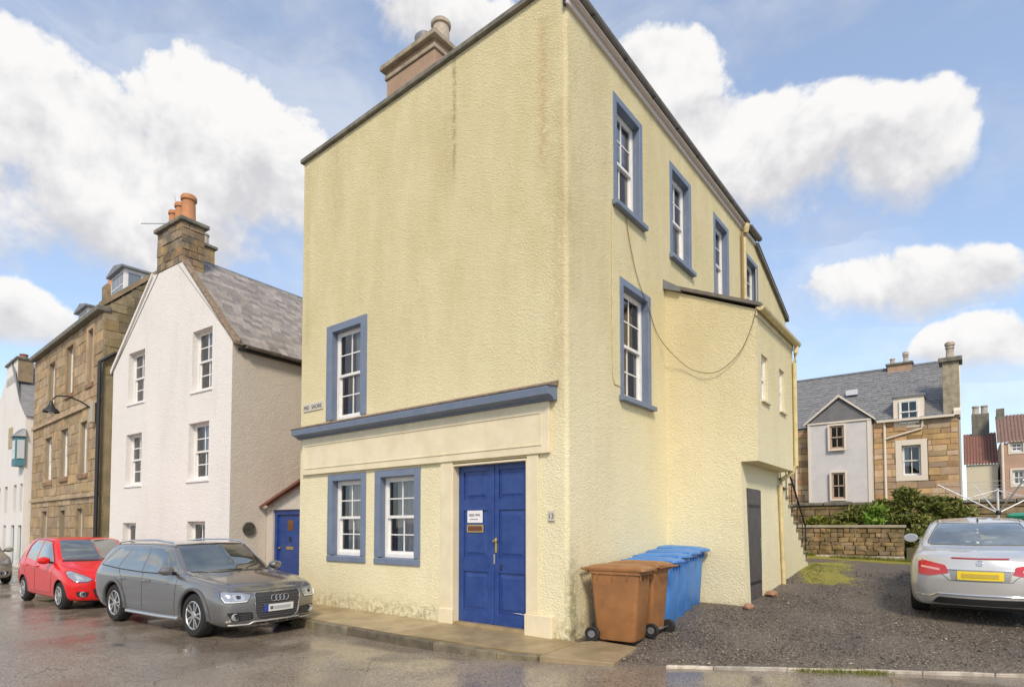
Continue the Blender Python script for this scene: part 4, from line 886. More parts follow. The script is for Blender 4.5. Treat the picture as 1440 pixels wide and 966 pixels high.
b = B(); pw = [(6.28, 6.79, 5.51, 6.0), (6.33, 6.85, 3.77, 4.55)]; wall_with_holes(b, 5.85, 9.5, .8, 6.02, pw, .15, lambda u, d, z: (u, d - .4, z)); b.q((5.85, -.4, .8), (5.85, -.4, 6.02), (5.85, 4, 6.02), (5.85, 4, .8)); b.build('wall', M_pink, pk)
for (a, c, z0, z1) in pw: sash_window(pk, (a, -.4, z0), 0, c - a, z1 - z0, (.1, .1, .03, .1), None, depth=.1, rows=(1, 1), smat=M_ivory, fr=.06, bar=.04, curtain=[(0, 1, M_curt)])
b = B()
for k in range(26):
    x0 = 5.75 + k * .15
    for (xa, da, xb, db) in ((x0, 0, x0 + .05, .05), (x0 + .05, .05, x0 + .1, .05), (x0 + .1, .05, x0 + .15, 0)): b.q((xa, -.5, 6.0 + da), (xb, -.5, 6.0 + db), (xb, 1.6, 7.75 + db), (xa, 1.6, 7.75 + da))
b.build('roof', mat('brown_pantile', (.24, .15, .12), .8, c2=(.17, .11, .095), ns=6), pk)
B().tube([(5.95, -.5, 6.0), (5.95, -.5, .8)], .06, 8).build('downpipe', M_ivory, pk); box('chimney', M_verge, pk, 5.8, 6.15, 1.3, 1.9, 7.2, 8.15)
# raised garden: wall, coping, bed
gw = thing('garden_wall', 'low rubble stone garden wall with pale coping, at the end of the drive', 'wall', (0, 12.6, 0))
box('core', M_mortdk, gw, .2, 3.06, .05, .4, .3, 1.56)
masonry(gw, M_garden, .2, 3.05, .66, 1.54, [], .125, (.12, .36), lambda u, z: (u, .03, z), 0, depth=.12, seed=41, jit=.13, gap=.012, proud=.02)
box('coping', mat('concrete_coping', (.40, .35, .27), .8, c2=(.28, .25, .19), ns=4), gw, .15, 3.1, -.07, .45, 1.56, 1.64, .015)
for k in range(4): box('base_stone', M_pale, gw, .3 + k * .7, .98 + k * .7, -.30, -.05, .45, .745 + .012 * (k % 2), .02)
bw = thing('boundary_wall', 'long brown stone boundary wall under the sandstone house, overgrown with shrubs', 'wall', (0, 17, 0))
box('core', M_mortdk, bw, -1.5, 12, .06, .45, .3, 2.36); masonry(bw, M_garden, -1.5, 9.2, 1.30, 2.34, [], .26, (.35, .8), lambda u, z: (u, .03, z), 0, depth=.12, seed=43, jit=.06, gap=.025, budget=120)
for k in range(12): box('coping_stone', M_verge, bw, -1.5 + k * .9, -.63 + k * .9, -.08, .5, 2.36, 2.46 + .015 * (k % 3), .02)
tag(B().box(.3, 12, 12.98, 17.0, .2, 1.42).box(3.12, 12, 12.6, 12.98, .2, 1.0).build('garden_bed', M_soil), kind='structure')
tag(B().q((-60, 17.5, 1.0), (60, 17.5, 1.0), (60, 120, 1.0), (-60, 120, 1.0)).build('rear_ground', M_soil), kind='structure')

# ================================================================== CARS
def car_glass(name, c, base):
    m = bpy.data.materials.new(name); m.use_nodes = True; T = NT(m.node_tree); o = T.n['Material Output']; p = T.n['Principled BSDF']
    T.put(p.inputs['Base Color'], T.mix(T.ss(T.noise(T.pos(), 3., 3), .35, .65), c, tuple(k * .35 for k in c))); p.inputs['Roughness'].default_value = .25
    gl = T.node('ShaderNodeBsdfGlossy'); gl.inputs['Roughness'].default_value = .015; gl.inputs[0].default_value = (.93, .96, .95, 1)
    fr = T.node('ShaderNodeFresnel'); fr.inputs[0].default_value = 1.5
    mx_ = T.node('ShaderNodeMixShader'); T.put(mx_.inputs[0], T.m('ADD', base, T.m('MULTIPLY', fr.outputs[0], 1.3), clamp=True))
    T.l.new(p.outputs[0], mx_.inputs[1]); T.l.new(gl.outputs[0], mx_.inputs[2]); T.l.new(mx_.outputs[0], o.inputs[0]); MATS[name] = m
    return m
M_tyre = mat('tyre_rubber', (.018, .018, .018), .8); M_alloy = mat('alloy', (.62, .61, .60), .28, metal=.85); M_alloydk = mat('dark_alloy', (.03, .03, .032), .5)
M_carglass = car_glass('car_glass', (.05, .06, .052), .16); M_blackpl = mat('black_plastic', (.018, .018, .019), .55)
M_chrome = mat('chrome', (.75, .75, .76), .12, metal=1.); M_lens = mat('clear_lens', (.34, .36, .39), .08, metal=.45, coat=1.); M_redlens = mat('red_lens', (.50, .015, .02), .15, coat=1.)
M_lensin = mat('lamp_inner', (.55, .57, .60), .2, metal=.6); M_platew = mat('white_number_plate', (.72, .72, .70), .5); M_platey = mat('yellow_number_plate', (.80, .60, .02), .5)
M_smudge = mat('plate_smudge', (.42, .43, .46), .6); M_smudgey = mat('plate_smudge_ochre', (.52, .38, .05), .6); M_blueband = mat('plate_blue', (.03, .06, .30), .5)
def pchip(xs, ys, q):
    xs, ys = np.asarray(xs, float), np.asarray(ys, float); h = np.diff(xs); d = np.diff(ys) / h; m = np.zeros_like(ys)
    for i in range(1, len(xs) - 1):
        if d[i - 1] * d[i] > 0: w1, w2 = 2 * h[i] + h[i - 1], h[i] + 2 * h[i - 1]; m[i] = (w1 + w2) / (w1 / d[i - 1] + w2 / d[i])
    m[0], m[-1] = d[0], d[-1]; k = np.clip(np.searchsorted(xs, q) - 1, 0, len(h) - 1); t = (q - xs[k]) / h[k]
    return (2 * t**3 - 3 * t**2 + 1) * ys[k] + (t**3 - 2 * t**2 + t) * h[k] * m[k] + (-2 * t**3 + 3 * t**2) * ys[k + 1] + (t**3 - t**2) * h[k] * m[k + 1]
def car_shell(stations, bowf, bowr, sub=5, secsub=4):
    """stations: list of (x, [(dx, y, z) x 8]); returns verts, faces of a closed shell (x forward)"""
    ns_ = len(stations); sx_ = np.array([s_[0] for s_ in stations]); C = np.array([[list(p) for p in s_[1]] for s_ in stations])   # ns,8,3
    C = np.concatenate([np.stack([C[:, 0, 0], np.zeros(ns_), C[:, 0, 2]], 1)[:, None, :], C], 1)                                   # prepend bottom centre
    q = np.concatenate([np.linspace(sx_[i], sx_[i + 1], sub, endpoint=False) for i in range(ns_ - 1)] + [[sx_[-1]]])
    K = C.shape[1]; L = np.zeros((len(q), K, 3))
    for k in range(K):
        L[:, k, 0] = q + pchip(sx_, C[:, k, 0], q)
        for c in (1, 2): L[:, k, c] = pchip(sx_, C[:, k, c], q)
    # refine around the section with a chord-length pchip
    tt = np.arange(K); tq = np.concatenate([np.linspace(i, i + 1, secsub, endpoint=False) for i in range(K - 1)] + [[K - 1.]])
    S = np.zeros((len(q), len(tq), 3))
    for i in range(len(q)):
        for c in range(3): S[i, :, c] = pchip(tt, L[i, :, c], tq)
    half = len(tq); ymax = S[:, :, 1].max()
    def bow(P, k): P = P.copy(); return P
    V = []; ring = 2 * half - 2
    for i in range(len(q)):
        for j in range(half): V.append((S[i, j, 0], -S[i, j, 1], S[i, j, 2]))
        for j in range(half - 2, 0, -1): V.append((S[i, j, 0], S[i, j, 1], S[i, j, 2]))
    F_ = []
    for i in range(len(q) - 1):
        for j in range(ring):
            j2 = (j + 1) % ring; F_.append((i * ring + j, i * ring + j2, (i + 1) * ring + j2, (i + 1) * ring + j))
    for end, bw in ((0, -bowr), (len(q) - 1, bowf)):
        base = end * ring; NC = 12; grid = []
        for j in range(half):
            x_, y_, z_ = S[end, j]; row = []
            for c in range(NC + 1):
                t = -1 + 2 * c / NC
                if c == 0: row.append(base + j)
                elif c == NC: row.append(base + (ring - j) % ring if 0 < j < half - 1 else base + j)
                elif y_ < 1e-6: row.append(base + j)
                else: V.append((x_ + bw * (1 - t * t) * min(1, y_ / (.7 * ymax)), y_ * t, z_)); row.append(len(V) - 1)
            grid.append(row)
        for j in range(half - 1):
            for c in range(NC):
                f = [grid[j][c], grid[j][c + 1], grid[j + 1][c + 1], grid[j + 1][c]]
                if end == 0: f = f[::-1]
                g_ = [];
                for v_ in f:
                    if v_ not in g_: g_.append(v_)
                if len(g_) >= 3: F_.append(tuple(g_))
    return V, F_
class Car:
    def __init__(s, name, label, loc, rz, stations, paint, wb, wr, track, bowf=.1, bowr=.08, archr=None, archcol=None, group=None):
        s.root = thing(name, label, 'car', loc, rz, group); s.paint = paint; s.wb, s.wr = wb, wr
        V, F_ = car_shell(stations, bowf, bowr); me = bpy.data.meshes.new('body'); me.from_pydata(V, [], F_); bm = bmesh.new(); bm.from_mesh(me)
        bmesh.ops.recalc_face_normals(bm, faces=bm.faces); bm.to_mesh(me); s.bvh = BVHTree.FromBMesh(bm); bm.free()
        me.materials.append(paint); me.materials.append(M_blackpl)
        o = bpy.data.objects.new('body', me); col.objects.link(o); ar = archr or wr + .055
        cb = B(); cb.cur = 1
        for x in (wb / 2, -wb / 2):
            for sg in (-1, 1):
                y0, y1 = (track - .17, 1.3) if sg > 0 else (-1.3, -track + .17)
                cb.prism([(x + ar * math.cos(t), wr + ar * math.sin(t)) for t in np.linspace(0, 2 * math.pi, 40, endpoint=False)], lambda a, c: (a, y0, c), lambda a, c: (a, y1, c))
        cm = cb.mesh('cutter', [paint, M_blackpl]); bm = bmesh.new(); bm.from_mesh(cm); bmesh.ops.recalc_face_normals(bm, faces=bm.faces); bm.to_mesh(cm); bm.free()
        co_ = bpy.data.objects.new('cutter', cm); col.objects.link(co_)
        md = o.modifiers.new('arches', 'BOOLEAN'); md.operation = 'DIFFERENCE'; md.object = co_; md.solver = 'EXACT'
        dg = bpy.context.evaluated_depsgraph_get(); dg.update(); nm = bpy.data.meshes.new_from_object(o.evaluated_get(dg))
        bpy.data.objects.remove(o); bpy.data.objects.remove(co_)
        nm.polygons.foreach_set('use_smooth', [True] * len(nm.polygons)); nm.set_sharp_from_angle(angle=R(38))
        s.body = link('body', nm, s.root); s.track = track; s.ar = ar
        # dark underbody so nothing is seen through
        box('underbody', M_blackpl, s.root, -wb / 2 - .5, wb / 2 + .5, -track + .19, track - .19, .16, .42)
    def hit(s, o, d):
        h = s.bvh.ray_cast(Vector(o), Vector(d)); return h
    def pt(s, view, a, c):
        o, d = {'side': ((a, -4, c), (0, 1, 0)), 'front': ((6, a, c), (-1, 0, 0)), 'rear': ((-6, a, c), (1, 0, 0)), 'top': ((a, c, 5), (0, 0, -1)), 'fq': ((6, a * 1. - 4.2, c), (-.82, .573, 0)), 'rq': ((-6, a - 4.2, c), (.82, .573, 0))}[view]
        h = s.hit(o, d)
        if h[0] is None:
            n_ = s.bvh.find_nearest(Vector((a, -.8, c)) if view == 'side' else Vector((2.2 if view in ('front', 'fq') else -2.2, a, c))); return n_[0], n_[1]
        n_ = h[1] if h[1].dot(Vector(d)) < 0 else -h[1]
        return h[0], n_
    def patch(s, name, m, view, poly, off=.006, parent=None, mirror=False, step=.045, skirt=True, smooth=True):
        bm = bmesh.new(); vs = [bm.verts.new((a, c, 0)) for a, c in poly]; bm.faces.new(vs)
        a0, a1 = min(p[0] for p in poly), max(p[0] for p in poly); c0, c1 = min(p[1] for p in poly), max(p[1] for p in poly)
        for t in np.arange(a0 + step, a1, step): bmesh.ops.bisect_plane(bm, geom=bm.verts[:] + bm.edges[:] + bm.faces[:], plane_co=(t, 0, 0), plane_no=(1, 0, 0))
        for t in np.arange(c0 + step, c1, step): bmesh.ops.bisect_plane(bm, geom=bm.verts[:] + bm.edges[:] + bm.faces[:], plane_co=(0, t, 0), plane_no=(0, 1, 0))
        bmesh.ops.triangulate(bm, faces=bm.faces[:])
        bnd = {v_ for e in bm.edges if e.is_boundary for v_ in e.verts}
        for v_ in bm.verts:
            p, n_ = s.pt(view, v_.co.x, v_.co.y); v_.co = p + n_ * off
        if skirt:
            ex_ = bmesh.ops.extrude_edge_only(bm, edges=[e for e in bm.edges if e.is_boundary])['geom']
            for v_ in ex_:
                if isinstance(v_, bmesh.types.BMVert):
                    h = s.bvh.find_nearest(v_.co); v_.co = h[0] - h[1] * .004
        bmesh.ops.recalc_face_normals(bm, faces=bm.faces)
        me = bpy.data.meshes.new(name); bm.to_mesh(me); bm.free(); me.materials.append(m)
        me.polygons.foreach_set('use_smooth', [smooth] * len(me.polygons)); me.set_sharp_from_angle(angle=R(35))
        o = link(name, me, parent or s.root)
        if mirror:
            m2 = me.copy(); co = np.zeros(len(m2.vertices) * 3); m2.vertices.foreach_get('co', co); co[1::3] *= -1; m2.vertices.foreach_set('co', co); m2.flip_normals(); m2.update()
            return o, link(name, m2, parent or s.root)
        return o
    def line(s, name, m, view, pts, wd=.010, off=.003, parent=None, mirror=False, closed=False):
        P = []; pts = list(pts) + ([pts[0]] if closed else [])
        for (a, c), (a2, c2) in zip(pts, pts[1:]):
            n_ = max(2, int(math.hypot(a2 - a, c2 - c) / .05)); P += [(lerp(a, a2, k / n_), lerp(c, c2, k / n_)) for k in range(n_)]
        P.append(pts[-1]); b = B(); path = [s.pt(view, *p) for p in P]; path = [p + n_ * off for p, n_ in path]
        b.tube(path, wd / 2, 6); o = b.build(name, m, parent or s.root, smooth=True)
        if mirror:
            b2 = B(); b2.tube([Vector((p.x, -p.y, p.z)) for p in path], wd / 2, 6); return o, b2.build(name, m, parent or s.root, smooth=True)
        return o
    def wheels(s, spokes=10, pair=False, rim=None, width=.225, rr=.66, m=None):
        m = m or M_alloy; r = s.wr; ri = r * rr
        ty = B().lathe([(ri, -width / 2 + .02), (ri + .02, -width / 2), (r - .03, -width / 2), (r - .005, -width / 2 + .03), (r, -width / 4), (r, width / 4), (r - .005, width / 2 - .03), (r - .03, width / 2), (ri + .02, width / 2), (ri, width / 2 - .02)], 40, axis='y').mesh('wheel', M_tyre, True)
        rb = B(); n = 40
        prof = [(ri + .002, -.105), (ri - .012, -.112), (ri - .022, -.10), (ri - .03, -.02), (ri - .03, .08)]
        for i in range(len(prof) - 1):
            for k in range(n):
                t0, t1 = 2 * math.pi * k / n, 2 * math.pi * (k + 1) / n; (r0, h0), (r1, h1) = prof[i], prof[i + 1]
                rb.q((r0 * math.cos(t0), h0, r0 * math.sin(t0)), (r0 * math.cos(t1), h0, r0 * math.sin(t1)), (r1 * math.cos(t1), h1, r1 * math.sin(t1)), (r1 * math.cos(t0), h1, r1 * math.sin(t0)))
        for k in range(spokes):
            t = 2 * math.pi * k / spokes + (.09 * (1 if k % 2 else -1) if pair else 0)
            d = Vector((math.cos(t), 0, math.sin(t))); e = Vector((-math.sin(t), 0, math.cos(t)))
            w0, w1 = (.013, .017) if spokes > 6 else (.035, .045)
            p = [d * .04 - e * w0, d * .04 + e * w0, d * (ri - .015) + e * w1, d * (ri - .015) - e * w1]
            f = [v_ + Vector((0, -.095 if i < 2 else -.100, 0)) for i, v_ in enumerate(p)]; bk = [v_ + Vector((0, -.05, 0)) for v_ in p]
            rb.q(*f[::-1])
            for i in range(4): rb.q(f[i], f[(i + 1) % 4], bk[(i + 1) % 4], bk[i])
        rb.lathe([(.062, -.05), (.062, -.098), (.045, -.106), (.02, -.107)], 16, axis='y')
        rm = rb.mesh('rim', m, False); dk = B().lathe([(ri - .03, -.035), (ri - .03, -.02)], 32, axis='y').mesh('brake_disc', M_alloydk)
        for x in (s.wb / 2, -s.wb / 2):
            for sg in (-1, 1):
                wl = link('wheel', ty, s.root, (x, sg * (s.track - .0), s.wr), (0, 0, 0 if sg < 0 else math.pi)); link('rim', rm, wl, rot=(0, R(random.uniform(0, 60)), 0)); link('brake_disc', dk, wl)
    def mirrors(s, x, z, y, m, size=(.10, .11, .085)):
        for sg in (-1, 1):
            h_ = size[2]
            o = B().lathe([(.02, .0), (h_ * .93, .0), (h_, .03), (h_ * .96, .09), (h_ * .62, .14), (.01, .155)], 20, axis='x').build('door_mirror', m, s.root, (x - .05, sg * (y + .13), z), smooth=True); o.scale = (.9, 1.4, .95)
            link('mirror_glass', B().lathe([(.002, -.004), (h_ * .82, -.004), (h_ * .82, .0), (.002, .0)], 20, axis='x').mesh('mirror_glass', M_chrome, True), o)
            B().tube([(x, sg * (y - .06), z - .06), (x, sg * (y + .08), z - .03)], .024, 8).build('mirror_stalk', M_blackpl, s.root)
def rpoly(pts, r=.03, n=4):
    out_ = []; k = len(pts)
    for i in range(k):
        p0, p1, p2 = Vector(pts[i - 1]), Vector(pts[i]), Vector(pts[(i + 1) % k]); a, c = (p0 - p1), (p2 - p1); l = min(r, a.length * .45, c.length * .45); a.normalize(); c.normalize()
        for t in np.linspace(0, 1, n): out_.append(tuple(((p1 + a * l) * (1 - t) + p1 * t) * (1 - t) + (p1 * (1 - t) + (p1 + c * l) * t) * t))
    return out_
def paint(name, c, metal=.55, rough=.32): return mat(name, c, rough, metal=metal, coat=1., spec=.5)

# ------------------------------------------------------------------ grey estate
P_grey = paint('grey_metallic', (.225, .222, .222), .7, .26)
E_ = [
 (-2.40, [(0, .60, .35), (0, .76, .45), (0, .80, .62), (.02, .80, .82), (.06, .77, .97), (.20, .70, 1.20), (.38, .58, 1.39), (.40, 0, 1.43)]),
 (-2.28, [(0, .68, .26), (0, .84, .38), (0, .885, .62), (0, .88, .84), (.04, .84, .98), (.16, .76, 1.20), (.34, .62, 1.405), (.36, 0, 1.45)]),
 (-1.95, [(0, .76, .22), (0, .885, .32), (0, .918, .60), (0, .908, .86), (0, .87, .985), (.05, .785, 1.20), (.12, .645, 1.41), (.12, 0, 1.468)]),
 (-1.40, [(0, .78, .20), (0, .892, .28), (0, .922, .60), (0, .912, .86), (0, .882, .97), (0, .80, 1.20), (0, .655, 1.43), (0, 0, 1.485)]),
 (-.40, [(0, .78, .20), (0, .885, .27), (0, .912, .58), (0, .908, .85), (0, .885, .955), (0, .805, 1.20), (0, .665, 1.44), (0, 0, 1.495)]),
 (.18, [(0, .78, .20), (0, .885, .27), (0, .912, .58), (0, .905, .84), (0, .882, .945), (0, .805, 1.18), (0, .655, 1.425), (.17, 0, 1.475)]),
 (.55, [(0, .78, .20), (0, .885, .27), (0, .914, .58), (0, .905, .83), (0, .878, .935), (0, .800, 1.08), (0, .705, 1.215), (.22, 0, 1.262)]),
 (.92, [(0, .78, .20), (0, .888, .27), (0, .918, .58), (0, .905, .82), (0, .872, .925), (0, .815, .968), (0, .765, .995), (.24, 0, 1.018)]),
 (1.40, [(0, .78, .20), (0, .892, .28), (0, .922, .60), (0, .902, .81), (0, .855, .898), (0, .775, .925), (0, .50, .955), (0, 0, .967)]),
 (1.85, [(0, .76, .21), (0, .872, .29), (0, .905, .56), (0, .880, .745), (0, .825, .830), (0, .725, .862), (0, .45, .892), (0, 0, .902)]),
 (2.06, [(0, .72, .20), (0, .83, .29), (0, .86, .54), (0, .83, .69), (0, .77, .765), (0, .67, .80), (.02, .42, .832), (.04, 0, .842)]),
 (2.20, [(-.06, .62, .20), (-.02, .72, .28), (0, .745, .52), (0, .72, .64), (-.02, .66, .705), (-.03, .57, .735), (-.01, .36, .765), (.01, 0, .775)]),
]
car = Car('estate_car', 'grey metallic estate car with silver roof rails parked in front of the white house', (-6.68, -2.03, -.158), R(3.6), E_, P_grey, 2.81, .345, .80, bowf=.13, archr=.395)
car.wheels(10, True); ca = car
for nm, pl in (('front_side_window', [(.80, .972), (.30, 1.345), (-.27, 1.385), (-.29, .968)]), ('rear_side_window', [(-.37, .972), (-.36, 1.385), (-.98, 1.375), (-1.24, .995)]), ('quarter_window', [(-1.33, 1.005), (-1.07, 1.368), (-1.62, 1.325), (-2.06, 1.045)])):
    ca.patch(nm, M_carglass, 'side', rpoly(pl, .05), .004, mirror=True)
ca.line('window_trim', M_chrome, 'side', [(.86, .955), (.30, 1.37), (-.3, 1.412), (-1.0, 1.405), (-1.62, 1.352), (-2.10, 1.05)], .009, .002, mirror=True); ca.line('belt_trim', M_blackpl, 'side', [(.84, .955), (-.4, .955), (-1.24, .98), (-2.08, 1.028)], .018, .005, mirror=True)
ws = ca.patch('windscreen', M_carglass, 'front', rpoly([(-.73, 1.005), (.73, 1.005), (.595, 1.42), (-.595, 1.42)], .06), .004)
for sg in (-1, 1): ca.line('wiper', M_blackpl, 'front', [(sg * .05 + .1, 1.01), (sg * .36 + .2, 1.045 + .03 * sg)], .014, .014, ws)
ca.patch('rear_window', M_carglass, 'rear', rpoly([(-.62, 1.05), (.62, 1.05), (.54, 1.36), (-.54, 1.36)], .05), .004)
for pts in ([(.86, .93), (.83, .60), (.80, .30)], [(-.33, .95), (-.33, .30)], [(-1.28, .98), (-1.10, .80), (-1.02, .5), (-.98, .30), (-.33, .30), (.80, .30)]): ca.line('door_seam', M_blackpl, 'side', pts, .007, .0, mirror=True)
ca.line('crease', P_grey, 'side', [(1.05, .80), (.4, .80), (-.9, .815), (-2.0, .84)], .02, -.004, mirror=True)
for x in (-.16, -1.08):
    for sg in (-1, 1): h = B().tube([(x - .11, sg * .918, .815), (x - .05, sg * .945, .82), (x + .05, sg * .945, .82), (x + .11, sg * .918, .815)], .017, 8).build('door_handle', P_grey, ca.root, smooth=True)
for sg in (-1, 1):
    B().tube([(.30, sg * .635, 1.425), (.18, sg * .64, 1.472), (-.4, sg * .645, 1.508), (-1.3, sg * .635, 1.495), (-1.85, sg * .62, 1.455), (-1.93, sg * .615, 1.42)], .017, 8).build('roof_rail', M_chrome, ca.root, smooth=True)
    for ax_ in (ca.wb / 2, -ca.wb / 2):
        arc = []
        for t in np.linspace(-.12, math.pi + .12, 26):
            a, c = ax_ + (ca.ar + .022) * math.cos(t), ca.wr + (ca.ar + .022) * math.sin(t); p, _ = ca.pt('side', a, max(c, .24)); arc.append((p.x, sg * (-p.y) * 1.003, max(c, .24)))
        B().tube(arc, .032, 6).build('arch_trim', mat('grey_cladding', (.10, .10, .105), .5), ca.root, smooth=True)
    B().tube([(.92, sg * .885, .255), (.3, sg * .895, .245), (-.92, sg * .895, .245)], .030, 8).build('sill_trim', M_alloy, ca.root, smooth=True)
ca.mirrors(.72, 1.03, .87, P_grey)
gr_ = ca.patch('grille', mat('dark_grille', (.055, .056, .060), .45, metal=.3), 'front', rpoly([(-.40, .70), (.40, .70), (.37, .36), (.30, .285), (-.30, .285), (-.37, .36)], .05), .010, step=.05)
ca.line('grille_frame', M_chrome, 'front', rpoly([(-.41, .71), (.41, .71), (.38, .36), (.31, .275), (-.31, .275), (-.38, .36)], .05), .011, .010, gr_, closed=True)
for z in np.arange(.33, .69, .04): ca.line('grille_bar', MATS['grey_cladding'], 'front', [(-.36, z), (.36, z)], .011, .013, gr_)
for k in range(4):                                                                   # four interlinked rings
    c = -.105 + .07 * k; ca.line('ring', M_chrome, 'front', [(c + .048 * math.cos(t), .612 + .048 * math.sin(t)) for t in np.linspace(0, 2 * math.pi, 20)], .012, .030, gr_)
ca.patch('number_plate', M_platew, 'front', [(-.26, .405), (.26, .405), (.26, .515), (-.26, .515)], .028, step=.1)
ca.patch('plate_band', M_blueband, 'front', [(-.262, .405), (-.195, .405), (-.195, .515), (-.262, .515)], .031, step=.1); ca.patch('plate_letters', M_ink, 'front', [(-.165, .435), (-.115, .435), (-.115, .485), (-.165, .485)], .031, step=.1); ca.patch('plate_letters', M_smudge, 'front', [(-.10, .435), (.20, .435), (.20, .485), (-.10, .485)], .031, step=.1)
for sg in (-1, 1):
    def F(p): return [(sg * a, c) for a, c in (p if sg < 0 else p)]
    hl_ = ca.patch('headlight', M_lens, 'front', rpoly(F([(.455, .690), (.52, .575), (.80, .575), (.835, .66), (.815, .745), (.60, .725)]), .02), .006, step=.04)
    ca.patch('lamp_reflector', M_lensin, 'front', rpoly(F([(.545, .655), (.56, .605), (.70, .605), (.71, .70), (.58, .69)]), .02), .010, hl_, step=.04); ca.patch('lamp_inner', M_alloydk, 'front', rpoly(F([(.60, .675), (.61, .63), (.665, .63), (.67, .685)]), .02), .0125, hl_, step=.04)
    ca.line('running_light', mat('white_led', (.85, .86, .88), .3), 'front', F([(.52, .588), (.66, .583), (.80, .588), (.825, .66)]), .014, .011, hl_)
    ca.line('headlight_edge', M_blackpl, 'front', rpoly(F([(.45, .695), (.515, .568), (.805, .568), (.842, .66), (.82, .752), (.60, .732)]), .02), .006, .003, hl_, closed=True)
    fg = ca.patch('fog_recess', M_blackpl, 'front', rpoly(F([(.43, .415), (.41, .30), (.70, .285), (.775, .40), (.775, .43)]), .02), .004, step=.04)
    for z in (.32, .35, .38): ca.line('fog_slat', MATS['grey_cladding'], 'front', F([(.45, z), (.60, z)]), .008, .008, fg)
    p, _ = ca.pt('front', sg * .675, .355); B().lathe([(.058, -.02), (.06, .012), (.046, .018), (.045, .0), (.01, .004)], 18, axis='x').build('fog_lamp', M_lensin, ca.root, tuple(p), smooth=True)
ca.line('bumper_lip', mat('satin_trim', (.42, .42, .42), .5, metal=.4), 'front', [(-.74, .232), (-.46, .228), (-.40, .262), (.40, .262), (.46, .228), (.74, .232)], .026, .008)
for k in range(4): c = -.285 + .19 * k; ca.patch('skid_slot', M_blackpl, 'front', [(c - .075, .222), (c + .075, .222), (c + .075, .252), (c - .075, .252)], .006, step=.06)
ca.line('bonnet_seam', M_blackpl, 'front', [(-.66, .752), (-.40, .735), (0, .745), (.40, .735), (.66, .752)], .006, .001); ca.line('bonnet_seam', M_blackpl, 'top', [(.95, -.80), (1.5, -.76), (2.0, -.64)], .006, .001); ca.line('bonnet_seam', M_blackpl, 'top', [(.95, .80), (1.5, .76), (2.0, .64)], .006, .001)
ca.line('bonnet_crease', P_grey, 'top', [(1.0, -.5), (1.6, -.44), (2.05, -.36)], .022, -.006); ca.line('bonnet_crease', P_grey, 'top', [(1.0, .5), (1.6, .44), (2.05, .36)], .022, -.006)
ca.patch('cowl', M_blackpl, 'top', [(.93, -.72), (1.14, -.35), (1.20, 0), (1.14, .35), (.93, .72), (.99, .72), (1.2, .35), (1.255, 0), (1.2, -.35), (.99, -.72)][::1], .003, step=.08)
ca.line('headliner_trim', M_blackpl, 'front', [(-.60, 1.428), (0, 1.45), (.60, 1.428)], .022, .003)

# ------------------------------------------------------------------ hatchback body shared by the two small cars
def hatch_stations():
    return [
 (-1.88, [(0, .56, .34), (0, .70, .44), (0, .73, .62), (.02, .72, .84), (.06, .69, .99), (.14, .63, 1.22), (.30, .52, 1.42), (.32, 0, 1.45)]),
 (-1.74, [(0, .64, .26), (0, .78, .36), (0, .815, .62), (0, .81, .86), (.03, .77, .99), (.10, .69, 1.23), (.24, .56, 1.435), (.26, 0, 1.475)]),
 (-1.25, [(0, .70, .20), (0, .825, .28), (0, .848, .60), (0, .842, .86), (0, .80, .985), (0, .72, 1.24), (.02, .58, 1.47), (.02, 0, 1.50)]),
 (-.45, [(0, .70, .19), (0, .818, .26), (0, .838, .58), (0, .838, .84), (0, .805, .955), (0, .73, 1.23), (0, .60, 1.485), (0, 0, 1.515)]),
 (.05, [(0, .70, .19), (0, .818, .26), (0, .838, .57), (0, .838, .82), (0, .805, .93), (0, .735, 1.20), (0, .60, 1.465), (.14, 0, 1.498)]),
 (.45, [(0, .70, .19), (0, .820, .26), (0, .840, .57), (0, .835, .80), (0, .80, .905), (0, .735, 1.08), (0, .645, 1.255), (.24, 0, 1.295)]),
 (.88, [(0, .70, .19), (0, .824, .27), (0, .846, .58), (0, .832, .78), (0, .795, .882), (0, .745, .945), (0, .69, .995), (.26, 0, 1.035)]),
 (1.25, [(0, .70, .20), (0, .826, .28), (0, .848, .58), (0, .826, .76), (0, .775, .848), (0, .70, .895), (.02, .44, .945), (.06, 0, .965)]),
 (1.60, [(0, .68, .20), (0, .79, .29), (0, .815, .54), (0, .785, .69), (0, .735, .765), (0, .65, .805), (.02, .40, .838), (.05, 0, .850)]),
 (1.80, [(-.03, .60, .20), (-.01, .70, .28), (0, .715, .50), (0, .685, .60), (-.01, .63, .665), (-.02, .56, .70), (0, .34, .735), (.02, 0, .745)]),
]
